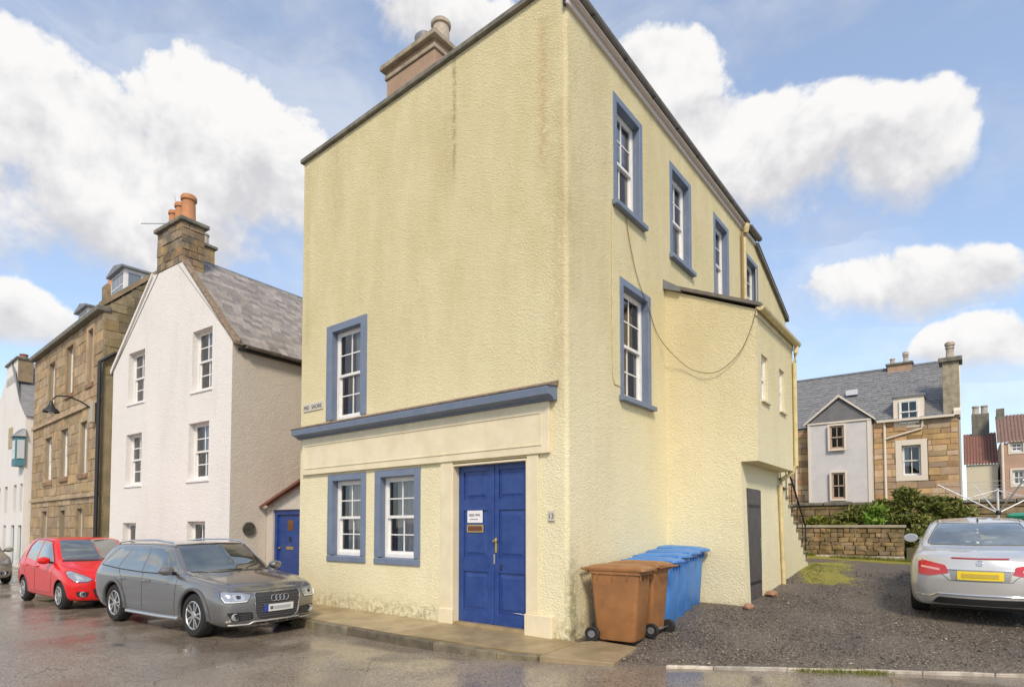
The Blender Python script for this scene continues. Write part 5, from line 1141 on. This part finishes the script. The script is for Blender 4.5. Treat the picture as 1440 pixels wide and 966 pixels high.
def hatch(name, label, loc, rz, P, plate_smudge=True):
    c = Car(name, label, loc, rz, hatch_stations(), P, 2.51, .295, .735, bowf=.14, archr=.345); c.wheels(8, False, rr=.66, width=.185)
    for nm, pl in (('front_side_window', [(.66, .945), (.12, 1.40), (-.32, 1.435), (-.36, .965)]), ('rear_side_window', [(-.43, .968), (-.40, 1.435), (-.95, 1.425), (-1.12, 1.30), (-1.20, 1.045)])): c.patch(nm, M_carglass, 'side', rpoly(pl, .05), .004, mirror=True)
    c.line('window_trim', M_blackpl, 'side', [(.72, .93), (.14, 1.425), (-.4, 1.46), (-1.0, 1.45), (-1.2, 1.31), (-1.26, 1.04)], .014, .003, mirror=True)
    ws = c.patch('windscreen', M_carglass, 'front', rpoly([(-.66, 1.035), (.66, 1.035), (.545, 1.455), (-.545, 1.455)], .06), .004)
    c.line('wiper', M_blackpl, 'front', [(.0, 1.04), (.45, 1.075)], .014, .014, ws); c.patch('cowl', M_blackpl, 'front', rpoly([(-.68, .995), (.68, .995), (.655, 1.03), (-.655, 1.03)], .01), .003)
    for pts in ([(.78, .90), (.76, .6), (.72, .32), (-.38, .30), (-.40, .95)], [(-.38, .30), (-.85, .32), (-.95, .55), (-1.22, .85), (-1.24, 1.02)]): c.line('door_seam', M_blackpl, 'side', pts, .007, .0, mirror=True)
    c.line('crease', P, 'side', [(.70, .76), (-.3, .84), (-1.3, .93)], .022, -.004, mirror=True)
    for x in (-.22, -1.0):
        for sg in (-1, 1): B().tube([(x - .09, sg * .842, .865), (x - .04, sg * .868, .87), (x + .04, sg * .868, .87), (x + .09, sg * .842, .865)], .015, 8).build('door_handle', P, c.root, smooth=True)
    c.mirrors(.58, 1.02, .80, P)
    for sg in (-1, 1):
        F = lambda p: [(sg * a, z) for a, z in p]
        hl_ = c.patch('headlight', M_lens, 'front', rpoly(F([(.42, .645), (.50, .60), (.70, .60), (.775, .70), (.775, .80), (.72, .82), (.56, .735)]), .02), .006, step=.04)
        c.patch('lamp_reflector', M_lensin, 'front', rpoly(F([(.56, .64), (.66, .64), (.69, .74), (.60, .71)]), .02), .010, hl_, step=.04); c.line('headlight_edge', M_blackpl, 'front', rpoly(F([(.415, .648), (.50, .592), (.71, .592), (.785, .70), (.783, .805), (.72, .828), (.555, .742)]), .02), .008, .004, hl_, closed=True)
        p, _ = c.pt('front', sg * .58, .34); B().lathe([(.055, -.02), (.058, .012), (.042, .018), (.04, .0), (.01, .004)], 16, axis='x').build('fog_lamp', M_lensin, c.root, tuple(p), smooth=True)
        c.patch('fog_recess', M_blackpl, 'front', rpoly(F([(.47, .385), (.50, .28), (.66, .29), (.70, .40)]), .03), .003, step=.04)
    c.patch('upper_grille', M_blackpl, 'front', rpoly([(-.36, .655), (.36, .655), (.30, .60), (-.30, .60)], .015), .005); c.patch('lower_grille', M_blackpl, 'front', rpoly([(-.42, .45), (.42, .45), (.36, .25), (-.36, .25)], .03), .005)
    c.line('emblem', M_chrome, 'front', [(.07 * math.cos(t), .68 + .045 * math.sin(t)) for t in np.linspace(0, 2 * math.pi, 18)], .012, .012)
    c.patch('number_plate', M_platew, 'front', [(-.26, .475), (.26, .475), (.26, .585), (-.26, .585)], .02, step=.1); c.patch('plate_letters', M_smudge, 'front', [(-.22, .505), (.22, .505), (.22, .555), (-.22, .555)], .023, step=.1)
    c.line('bonnet_seam', M_blackpl, 'top', [(.95, -.73), (1.3, -.70), (1.7, -.52)], .006, .001); c.line('bonnet_seam', M_blackpl, 'top', [(.95, .73), (1.3, .70), (1.7, .52)], .006, .001)
    return c
hatch('red_hatchback', 'bright red hatchback parked behind the grey estate car', (-12.03, -2.34, -.165), R(1), mat('red_paint', (.66, .010, .010), .28, spec=.4, coat=.45))
hatch('silver_hatchback', 'silver hatchback cut off by the left edge, behind the red car', (-20.55, -3.02, -.165), R(0), paint('silver_beige', (.42, .40, .36), .6, .35))

# ------------------------------------------------------------------ silver coupe seen from behind
C_ = [
 (-2.33, [(.05, .60, .30), (.02, .70, .40), (0, .745, .56), (-.01, .735, .70), (.02, .70, .86), (.05, .60, .945), (.05, .40, .985), (.03, 0, .995)]),
 (-2.20, [(.02, .66, .25), (0, .785, .36), (0, .825, .56), (0, .815, .74), (.02, .775, .90), (.04, .66, .985), (.04, .43, 1.01), (.02, 0, 1.018)]),
 (-1.90, [(0, .72, .22), (0, .845, .30), (0, .875, .56), (0, .865, .78), (0, .82, .935), (.02, .715, 1.01), (.02, .46, 1.035), (.02, 0, 1.043)]),
 (-1.45, [(0, .75, .20), (0, .86, .28), (0, .893, .56), (0, .882, .80), (0, .835, .945), (0, .76, 1.02), (0, .66, 1.055), (-.05, 0, 1.07)]),
 (-.90, [(0, .75, .20), (0, .86, .27), (0, .893, .56), (0, .885, .80), (0, .845, .945), (0, .755, 1.12), (0, .635, 1.255), (-.16, 0, 1.275)]),
 (-.45, [(0, .75, .20), (0, .855, .27), (0, .89, .56), (0, .882, .80), (0, .85, .94), (0, .75, 1.18), (0, .60, 1.345), (-.10, 0, 1.375)]),
 (.15, [(0, .75, .20), (0, .855, .27), (0, .888, .56), (0, .88, .79), (0, .85, .93), (0, .75, 1.17), (0, .60, 1.355), (.05, 0, 1.398)]),
 (.62, [(0, .75, .20), (0, .86, .27), (0, .89, .56), (0, .88, .79), (0, .85, .92), (0, .765, 1.06), (0, .66, 1.20), (.25, 0, 1.25)]),
 (1.05, [(0, .75, .20), (0, .86, .27), (0, .89, .56), (0, .88, .78), (0, .845, .90), (0, .78, .95), (0, .72, .98), (.25, 0, 1.0)]),
 (1.75, [(0, .74, .20), (0, .85, .28), (0, .88, .56), (0, .86, .74), (0, .80, .83), (0, .72, .87), (0, .45, .90), (0, 0, .915)]),
 (2.20, [(-.05, .60, .22), (0, .73, .30), (0, .76, .52), (0, .74, .64), (0, .68, .72), (0, .58, .76), (.0, .38, .79), (.02, 0, .80)]),
]
P_sil = paint('silver_paint', (.62, .61, .59), .4, .26)
mz = .31
cm = Car('silver_coupe', 'silver coupe parked on the gravel, seen from behind with a yellow number plate', (4.65, 6.22, mz), R(90), C_, P_sil, 2.76, .325, .775, bowf=.12, bowr=.16, archr=.375)
cm.root.rotation_euler = (0, R(-4.2), R(90)); cm.root.scale = (1, 1, 1.035); cm.wheels(5, False, width=.24)
rw_ = cm.patch('rear_window', car_glass('pale_rear_glass', (.16, .18, .165), .22), 'rear', rpoly([(-.66, 1.075), (.66, 1.075), (.535, 1.335), (-.535, 1.335)], .06), .004)
cm.line('rear_window_seal', M_blackpl, 'rear', rpoly([(-.675, 1.068), (.675, 1.068), (.545, 1.345), (-.545, 1.345)], .06), .010, .003, rw_, closed=True)
cm.patch('window_sticker', mat('sticker', (.55, .57, .58), .4), 'rear', [(-.16, 1.085), (.16, 1.085), (.16, 1.108), (-.16, 1.108)], .007, rw_, step=.08)
cm.patch('side_window', M_carglass, 'side', rpoly([(.95, .965), (.40, 1.285), (-.1, 1.325), (-.62, 1.285), (-1.02, 1.06), (-.9, .985)], .05), .004, mirror=True)
cm.line('roof_seam', M_blackpl, 'top', [(-.62, -.545), (.2, -.56)], .008, .001); cm.line('roof_seam', M_blackpl, 'top', [(-.62, .545), (.2, .56)], .008, .001)
B().prism([(-.50, 1.37), (-.62, 1.42), (-.58, 1.425), (-.40, 1.385)], lambda x, z: (x, -.012, z - .01), lambda x, z: (x, .012, z - .01)).build('roof_antenna', M_blackpl, cm.root)
cm.patch('brake_light', mat('dim_red', (.30, .02, .03), .2), 'rear', rpoly([(-.33, .955), (.33, .955), (.33, .970), (-.33, .970)], .005), .008, step=.06)
for sg in (-1, 1):
    F = lambda p: [(sg * a, z) for a, z in p]
    tl_ = cm.patch('tail_light', M_redlens, 'rear', rpoly(F([(.36, .755), (.40, .865), (.66, .915), (.735, .90), (.735, .72), (.60, .705)]), .02), .008, step=.04)
    cm.patch('tail_light_strip', mat('pink_lens', (.75, .36, .34), .2, coat=1.), 'rear', rpoly(F([(.47, .815), (.70, .845), (.70, .82), (.47, .785)]), .008), .011, tl_, step=.05)
cm.patch('plate_recess', mat('recess_silver', (.36, .35, .34), .4, metal=.5), 'rear', rpoly([(-.37, .80), (.37, .80), (.33, .665), (-.33, .665)], .02), .003); cm.line('plate_recess_edge', M_chrome, 'rear', [(-.38, .808), (.38, .808)], .014, .008)
cm.patch('number_plate', M_platey, 'rear', rpoly([(-.262, .675), (.262, .675), (.262, .790), (-.262, .790)], .01), .016, step=.1); cm.patch('plate_letters', M_smudgey, 'rear', [(-.21, .705), (.21, .705), (.21, .760), (-.21, .760)], .019, step=.1)
cm.line('boot_seam', M_blackpl, 'rear', [(-.70, .93), (-.40, .70), (-.36, .655), (.36, .655), (.40, .70), (.70, .93)], .007, .001)
cm.line('bumper_trim', M_chrome, 'rear', [(-.76, .42), (-.62, .40), (-.50, .455), (.50, .455), (.62, .40), (.76, .42)], .018, .006); cm.patch('diffuser', M_blackpl, 'rear', rpoly([(-.50, .405), (.50, .405), (.58, .31), (-.58, .31)], .03), .005)
cm.line('star_emblem', M_chrome, 'rear', [(.035 * math.cos(t), .905 + .035 * math.sin(t)) for t in np.linspace(0, 2 * math.pi, 16)], .008, .012)
for k in range(3): t = math.pi / 2 + k * 2.0944; cm.line('star_emblem', M_chrome, 'rear', [(0, .905), (.033 * math.cos(t), .905 + .033 * math.sin(t))], .007, .012)
cm.mirrors(.55, 1.00, .885, P_sil)

# ================================================================== WHEELIE BINS
def bin_parts(pre, c, c2):
    bm_ = mat(pre + '_bin_plastic', c, .42, c2=c2, ns=5, bump=.12, bs=30, spec=.4)
    def loop(d0, d1, w_, z, r=.05):       # rounded rectangle: x from d0 (back) to d1 (front)
        out_ = []
        for cx_, cy_, a0 in ((d1 - r, w_ - r, 0), (d0 + r, w_ - r, 90), (d0 + r, -w_ + r, 180), (d1 - r, -w_ + r, 270)):
            for k in range(5): t = R(a0 + k * 22.5); out_.append((cx_ + r * math.cos(t), cy_ + r * math.sin(t), z))
        return out_
    def loft(loops, cap0=True, cap1=True):
        b = B(); n = len(loops[0])
        for l in loops: b.v += l
        for i in range(len(loops) - 1):
            for k in range(n): k2 = (k + 1) % n; b.f.append((i * n + k, i * n + k2, (i + 1) * n + k2, (i + 1) * n + k)); b.mi.append(0)
        if cap0: b.f.append(tuple(range(n))[::-1]); b.mi.append(0)
        if cap1: b.f.append(tuple((len(loops) - 1) * n + k for k in range(n))); b.mi.append(0)
        return b
    body = loft([loop(-.20, .27, .215, .03), loop(-.235, .285, .225, .06), loop(-.27, .315, .235, .5), loop(-.305, .345, .245, .93), loop(-.335, .37, .262, .935), loop(-.335, .37, .262, .975)])
    rb = body.mesh('body', bm_, True)
    lid = loft([loop(-.37, .415, .27, .978, .05), loop(-.375, .43, .275, .99, .05), loop(-.37, .425, .272, 1.02, .06), loop(-.33, .36, .225, 1.045, .06), loop(-.31, .33, .20, 1.045, .06), loop(-.27, .28, .16, 1.06, .05)]).mesh('lid', bm_, True)
    hb = B().tube([(-.34, -.2, .97), (-.44, -.2, 1.0), (-.44, .2, 1.0), (-.34, .2, .97)], .016, 8).mesh('handle', bm_, True)
    rib = B()
    for y in (-.20, -.07, .07, .20): rib.box(.345, .366, y - .006, y + .006, .86, .935)
    for x in (-.2, 0, .2): rib.box(x - .006, x + .006, -.262, -.24, .86, .935).box(x - .006, x + .006, .24, .262, .86, .935)
    rm = rib.mesh('rim_ribs', bm_)
    wh_ = B().lathe([(.02, -.028), (.06, -.03), (.062, -.022), (.088, -.03), (.1, -.02), (.1, .02), (.088, .03), (.02, .03)], 24, axis='y').mesh('wheel', M_tyre, True); ax = B().tube([(-.27, -.26, .1), (-.27, .26, .1)], .012, 8).mesh('axle', M_steel)
    hub = B().lathe([(.05, -.034), (.045, -.038), (.012, -.036)], 16, axis='y').mesh('hub', mat('grey_hub', (.16, .16, .17), .5))
    return rb, lid, hb, rm, wh_, ax, hub
def add_bin(parts, label, loc, rz, group, sc_=(1, 1, 1), tilt=0):
    t = thing('wheelie_bin', label, 'bin', loc, rz, group); t.scale = sc_
    rb, lid, hb, rm, wh_, ax, hub = parts
    bd_ = link('body', rb, t); tag(link('rim_ribs', rm, bd_), kind='stuff'); l_ = link('lid', lid, t, rot=(0, R(tilt), 0)); link('handle', hb, t); link('axle', ax, t)
    for sg in (-1, 1): w_ = link('wheel', wh_, t, (-.27, sg * .262, .1), (0, 0, 0 if sg < 0 else math.pi)); link('hub', hub, w_)
bb = bin_parts('brown', (.33, .15, .055), (.25, .115, .045)); bl = bin_parts('blue', (.05, .19, .52), (.075, .24, .58)); gn = bin_parts('green', (.03, .24, .15), (.04, .28, .18))
add_bin(bb, 'brown wheelie bin at the front of the row, nearest the street corner', (.56, .48, -.025), R(5), 'bins along the side wall', (1.12, 1.0, 1.02))
add_bin(bb, 'brown wheelie bin second in the row, right in front of the blue bins', (.62, 1.10, .0), R(177), 'bins along the side wall', (1.08, 1.0, 1.02))
for k, lb in enumerate(('blue wheelie bin directly behind the second brown bin', 'second blue wheelie bin counted from the brown bins', 'third blue wheelie bin, next to the last of the row', 'blue wheelie bin last in the row, against the stair tower wall')):
    add_bin(bl, lb, (.53 - .06 * k, 1.70 + .51 * k, .03 + .045 * k), R((2, -2, 1, -4)[k]), 'bins along the side wall', (1.05, .90, 1.02), (0, -1, 0, 2)[k])
add_bin(gn, 'green wheelie bin standing behind the silver coupe', (5.42, 8.95, .82), R(-90), None)
for (x, y, s_, lb) in ((1.50, 3.42, .10, 'reddish stone lying at the foot of the tower corner'), (1.58, 4.62, .13, 'pale brown stone propping the foot of the grey store door')):
    bm = bmesh.new(); bmesh.ops.create_icosphere(bm, subdivisions=2, radius=1); r_ = random.Random(x)
    for v_ in bm.verts: v_.co *= 1 + r_.uniform(-.16, .16)
    me = bpy.data.meshes.new('loose_stone'); bm.to_mesh(me); bm.free(); me.materials.append(mat('red_stone', (.40, .22, .13), .9, c2=(.28, .16, .10), ns=9))
    o = tag(link('loose_stone', me, None, (x, y, gravel_z(x, y) + s_ * .3), (0, 0, x), (s_ * 1.3, s_ * .8, s_ * .55)), lb, 'stone')

# ================================================================== VEGETATION
def leafmat(name, c, c2, c3):
    m = bpy.data.materials.new(name); m.use_nodes = True; T = NT(m.node_tree); p = T.n['Principled BSDF']; i_ = T.node('ShaderNodeNewGeometry').outputs['Random Per Island']
    b = T.mix(i_, c, c2); b = T.mix(T.m('GREATER_THAN', T.m('FRACT', T.m('MULTIPLY', i_, 19.3)), .82), b, c3)
    T.put(p.inputs['Base Color'], b); p.inputs['Roughness'].default_value = .5; p.inputs['Specular IOR Level'].default_value = .35
    p.inputs['Transmission Weight'].default_value = .0; MATS[name] = m; return m
L_dark = leafmat('dark_leaf', (.08, .105, .02), (.17, .19, .045), (.27, .25, .07)); L_olive = leafmat('olive_leaf', (.075, .075, .025), (.14, .12, .045), (.18, .085, .045)); L_bright = leafmat('bright_leaf', (.10, .20, .02), (.17, .29, .04), (.22, .32, .06)); L_yel = leafmat('yellow_leaf', (.11, .15, .02), (.19, .20, .03), (.24, .22, .05)); L_grass = leafmat('grass_blade', (.08, .12, .015), (.17, .19, .025), (.26, .23, .05))
def leaves(lobes, n, size, rng, up=.25, aspect=2.2):
    V = []; F_ = []; k = 0
    wts = np.array([l[3] * l[4] * l[5] for l in lobes]) ** .67; wts /= wts.sum()
    for i in range(n):
        l = lobes[rng.choice(len(lobes), p=wts)]; d = rng.normal(size=3); d /= np.linalg.norm(d); rr = rng.random() ** .33 * (1 + .12 * math.sin(7 * d[0] + 3 * d[2]) + .1 * math.sin(11 * d[1]))
        c = np.array(l[:3]) + d * rr * np.array(l[3:6]); a = d + rng.normal(size=3) * .7 + (0, 0, up); a /= np.linalg.norm(a); t = np.cross(a, rng.normal(size=3)); t /= np.linalg.norm(t); u = np.cross(a, t)
        s_ = size * (.6 + .8 * rng.random()); L_ = a * s_ * aspect * .5; wv = t * s_ * .5; fold = u * s_ * .14
        V += [c - L_, c + wv + fold, c + L_, c - wv + fold]; F_ += [(k, k + 1, k + 2), (k, k + 2, k + 3)]; k += 4
    return np.array(V), F_
def shrub(name, label, cat, base, lobes, n, size, m, stems=5, seed=1, up=.25, aspect=2.2, group=None):
    rng = np.random.default_rng(seed); t = thing(name, label, cat, base, 0, group); V, F_ = leaves(lobes, n, size, rng, up, aspect)
    me = bpy.data.meshes.new('crown'); me.from_pydata(V.tolist(), [], F_); me.materials.append(m); me.update(); link('crown', me, t)
    bk = mat('bark', (.07, .05, .03), .9)
    for k in range(stems):
        l = lobes[k % len(lobes)]; e = np.array(l[:3]) + rng.normal(size=3) * .12
        B().tube([(rng.normal() * .06, rng.normal() * .06, -.1), (e[0] * .45, e[1] * .5, e[2] * .55), tuple(e)], [.035, .022, .008], 6).build('stem', bk, t)
    return t
rl_ = np.random.default_rng(12)
def lobes_in(env, n, r0, r1):
    out_ = []
    for _ in range(n):
        e = env[rl_.integers(len(env))]; d = rl_.normal(size=3); d /= np.linalg.norm(d); rr = .55 + .5 * rl_.random(); r_ = r0 + (r1 - r0) * rl_.random()
        out_.append((e[0] + d[0] * e[3] * rr, e[1] + d[1] * e[4] * rr, max(.1, e[2] + d[2] * e[5] * rr), r_ * (1 + .5 * rl_.random()), r_, r_ * (.5 + .4 * rl_.random())))
    return out_
shrub('evergreen_shrub', 'large spreading green shrub spilling over the boundary wall', 'shrub', (2.65, 16.0, 1.56), lobes_in([(-1.1, -.4, .40, .5, .5, .26), (-.5, -.4, .62, .6, .5, .32), (.2, -.3, .82, .7, .5, .34), (.9, -.2, .74, .55, .5, .30), (1.4, -.1, .42, .4, .4, .25), (.4, -.8, .3, 1.0, .3, .2)], 62, .12, .32), 20000, .06, L_dark, 12, 2, .5, 2.6)
shrub('evergreen_shrub', 'low olive and russet shrub at the left of the garden bed', 'shrub', (1.15, 15.4, 1.42), lobes_in([(-.3, 0, .3, .4, .3, .25), (.35, 0, .35, .4, .3, .25), (-.8, .1, .25, .3, .3, .2)], 18, .10, .24), 5000, .05, L_olive, 7, 3, .5)
shrub('leafy_plant', 'bright green broad-leaved plant behind the garden wall coping', 'plant', (2.28, 13.35, 1.42), [(0, 0, .38, .27, .2, .32), (.1, .05, .62, .22, .15, .16)], 420, .10, L_bright, 6, 4, .8, 2.4)
shrub('low_plant', 'yellow-green low plant by the foot of the outside stair', 'plant', (.75, 13.4, 1.42), [(0, 0, .28, .35, .25, .25), (.4, 0, .2, .25, .2, .18)], 1500, .05, L_yel, 3, 5)
shrub('low_plant', 'pale low plant in the middle of the garden bed, left of the bright plant', 'plant', (1.55, 13.45, 1.42), [(0, 0, .16, .3, .2, .15), (-.3, 0, .12, .25, .2, .12)], 900, .045, L_yel, 3, 6)
shrub('low_plant', 'dark trailing plant at the right end of the garden wall, beside the silver car', 'plant', (3.35, 13.0, .9), [(0, 0, .35, .3, .3, .4), (.4, .2, .5, .4, .3, .4)], 2500, .05, L_dark, 4, 8)
def tufts():
    rng = np.random.default_rng(9); V = []; F_ = []; k = 0
    spots = [(1.3 + 2 * rng.random(), 12.1 + .18 * rng.random(), .09) for _ in range(160)] + [(1.5 + .5 * rng.random() ** 2, 7.8 + 1.3 * rng.random(), .035) for _ in range(50)] + [(2.1 + .25 * rng.normal(), 6.9 + .3 * rng.normal(), .02) for _ in range(40)] + [(a, kerb_y(a) - .09 + .03 * rng.normal(), .035) for a in 2.9 + .9 * rng.random(90)] + [(.35 + .5 * rng.random(), 12.2 + .2 * rng.random(), .12) for _ in range(60)]
    for x, y, h in spots:
        for _ in range(11):
            bx, by = x + rng.normal() * .04, y + rng.normal() * .04; z = gravel_z(bx, by) if y > kerb_y(bx) else -.11; a = rng.random() * 6.28; ln = h * (.5 + rng.random()); le = ln * rng.random() * .8
            dx, dy = math.cos(a), math.sin(a); V += [(bx - dy * .004, by + dx * .004, z), (bx + dy * .004, by - dx * .004, z), (bx + dx * le, by + dy * le, z + ln)]; F_.append((k, k + 1, k + 2)); k += 3
    me = bpy.data.meshes.new('grass'); me.from_pydata(V, [], F_); me.materials.append(L_grass); me.update(); tag(link('grass', me), 'short yellow-green grass and moss tufts along the edges of the drive', 'grass', kind='stuff')
tufts()
# rotary clothes airer
ra = thing('clothes_airer', 'rotary clothes airer with white metal arms behind the silver coupe', 'airer', (5.05, 10, .70)); M_wmet = mat('white_metal', (.68, .68, .70), .35, metal=.3)
B().tube([(0, 0, 0), (0, 0, 1.75)], .022, 10).build('pole', M_wmet, ra, smooth=True); B().lathe([(.05, 1.16), (.055, 1.2), (.05, 1.26)], 12).build('hub', M_blackpl, ra, smooth=True)
for k in range(4):
    t = R(20 + 90 * k); e = (1.15 * math.cos(t), 1.15 * math.sin(t), 1.86); B().tube([(.04 * math.cos(t), .04 * math.sin(t), 1.22), e], .016, 8).build('arm', M_wmet, ra, smooth=True); B().tube([(0, 0, 1.72), tuple(v_ * .5 if i < 2 else 1.54 for i, v_ in enumerate(e))], .008, 6).build('brace', M_wmet, ra)
for rr in (.55, .8, 1.05):
    pts = [(rr * 1.08 * math.cos(R(20 + 90 * k)), rr * 1.08 * math.sin(R(20 + 90 * k)), 1.22 + .64 * rr * 1.08 / 1.15 + .02) for k in range(5)]; B().tube(pts, .004, 4).build('line', M_wmet, ra)
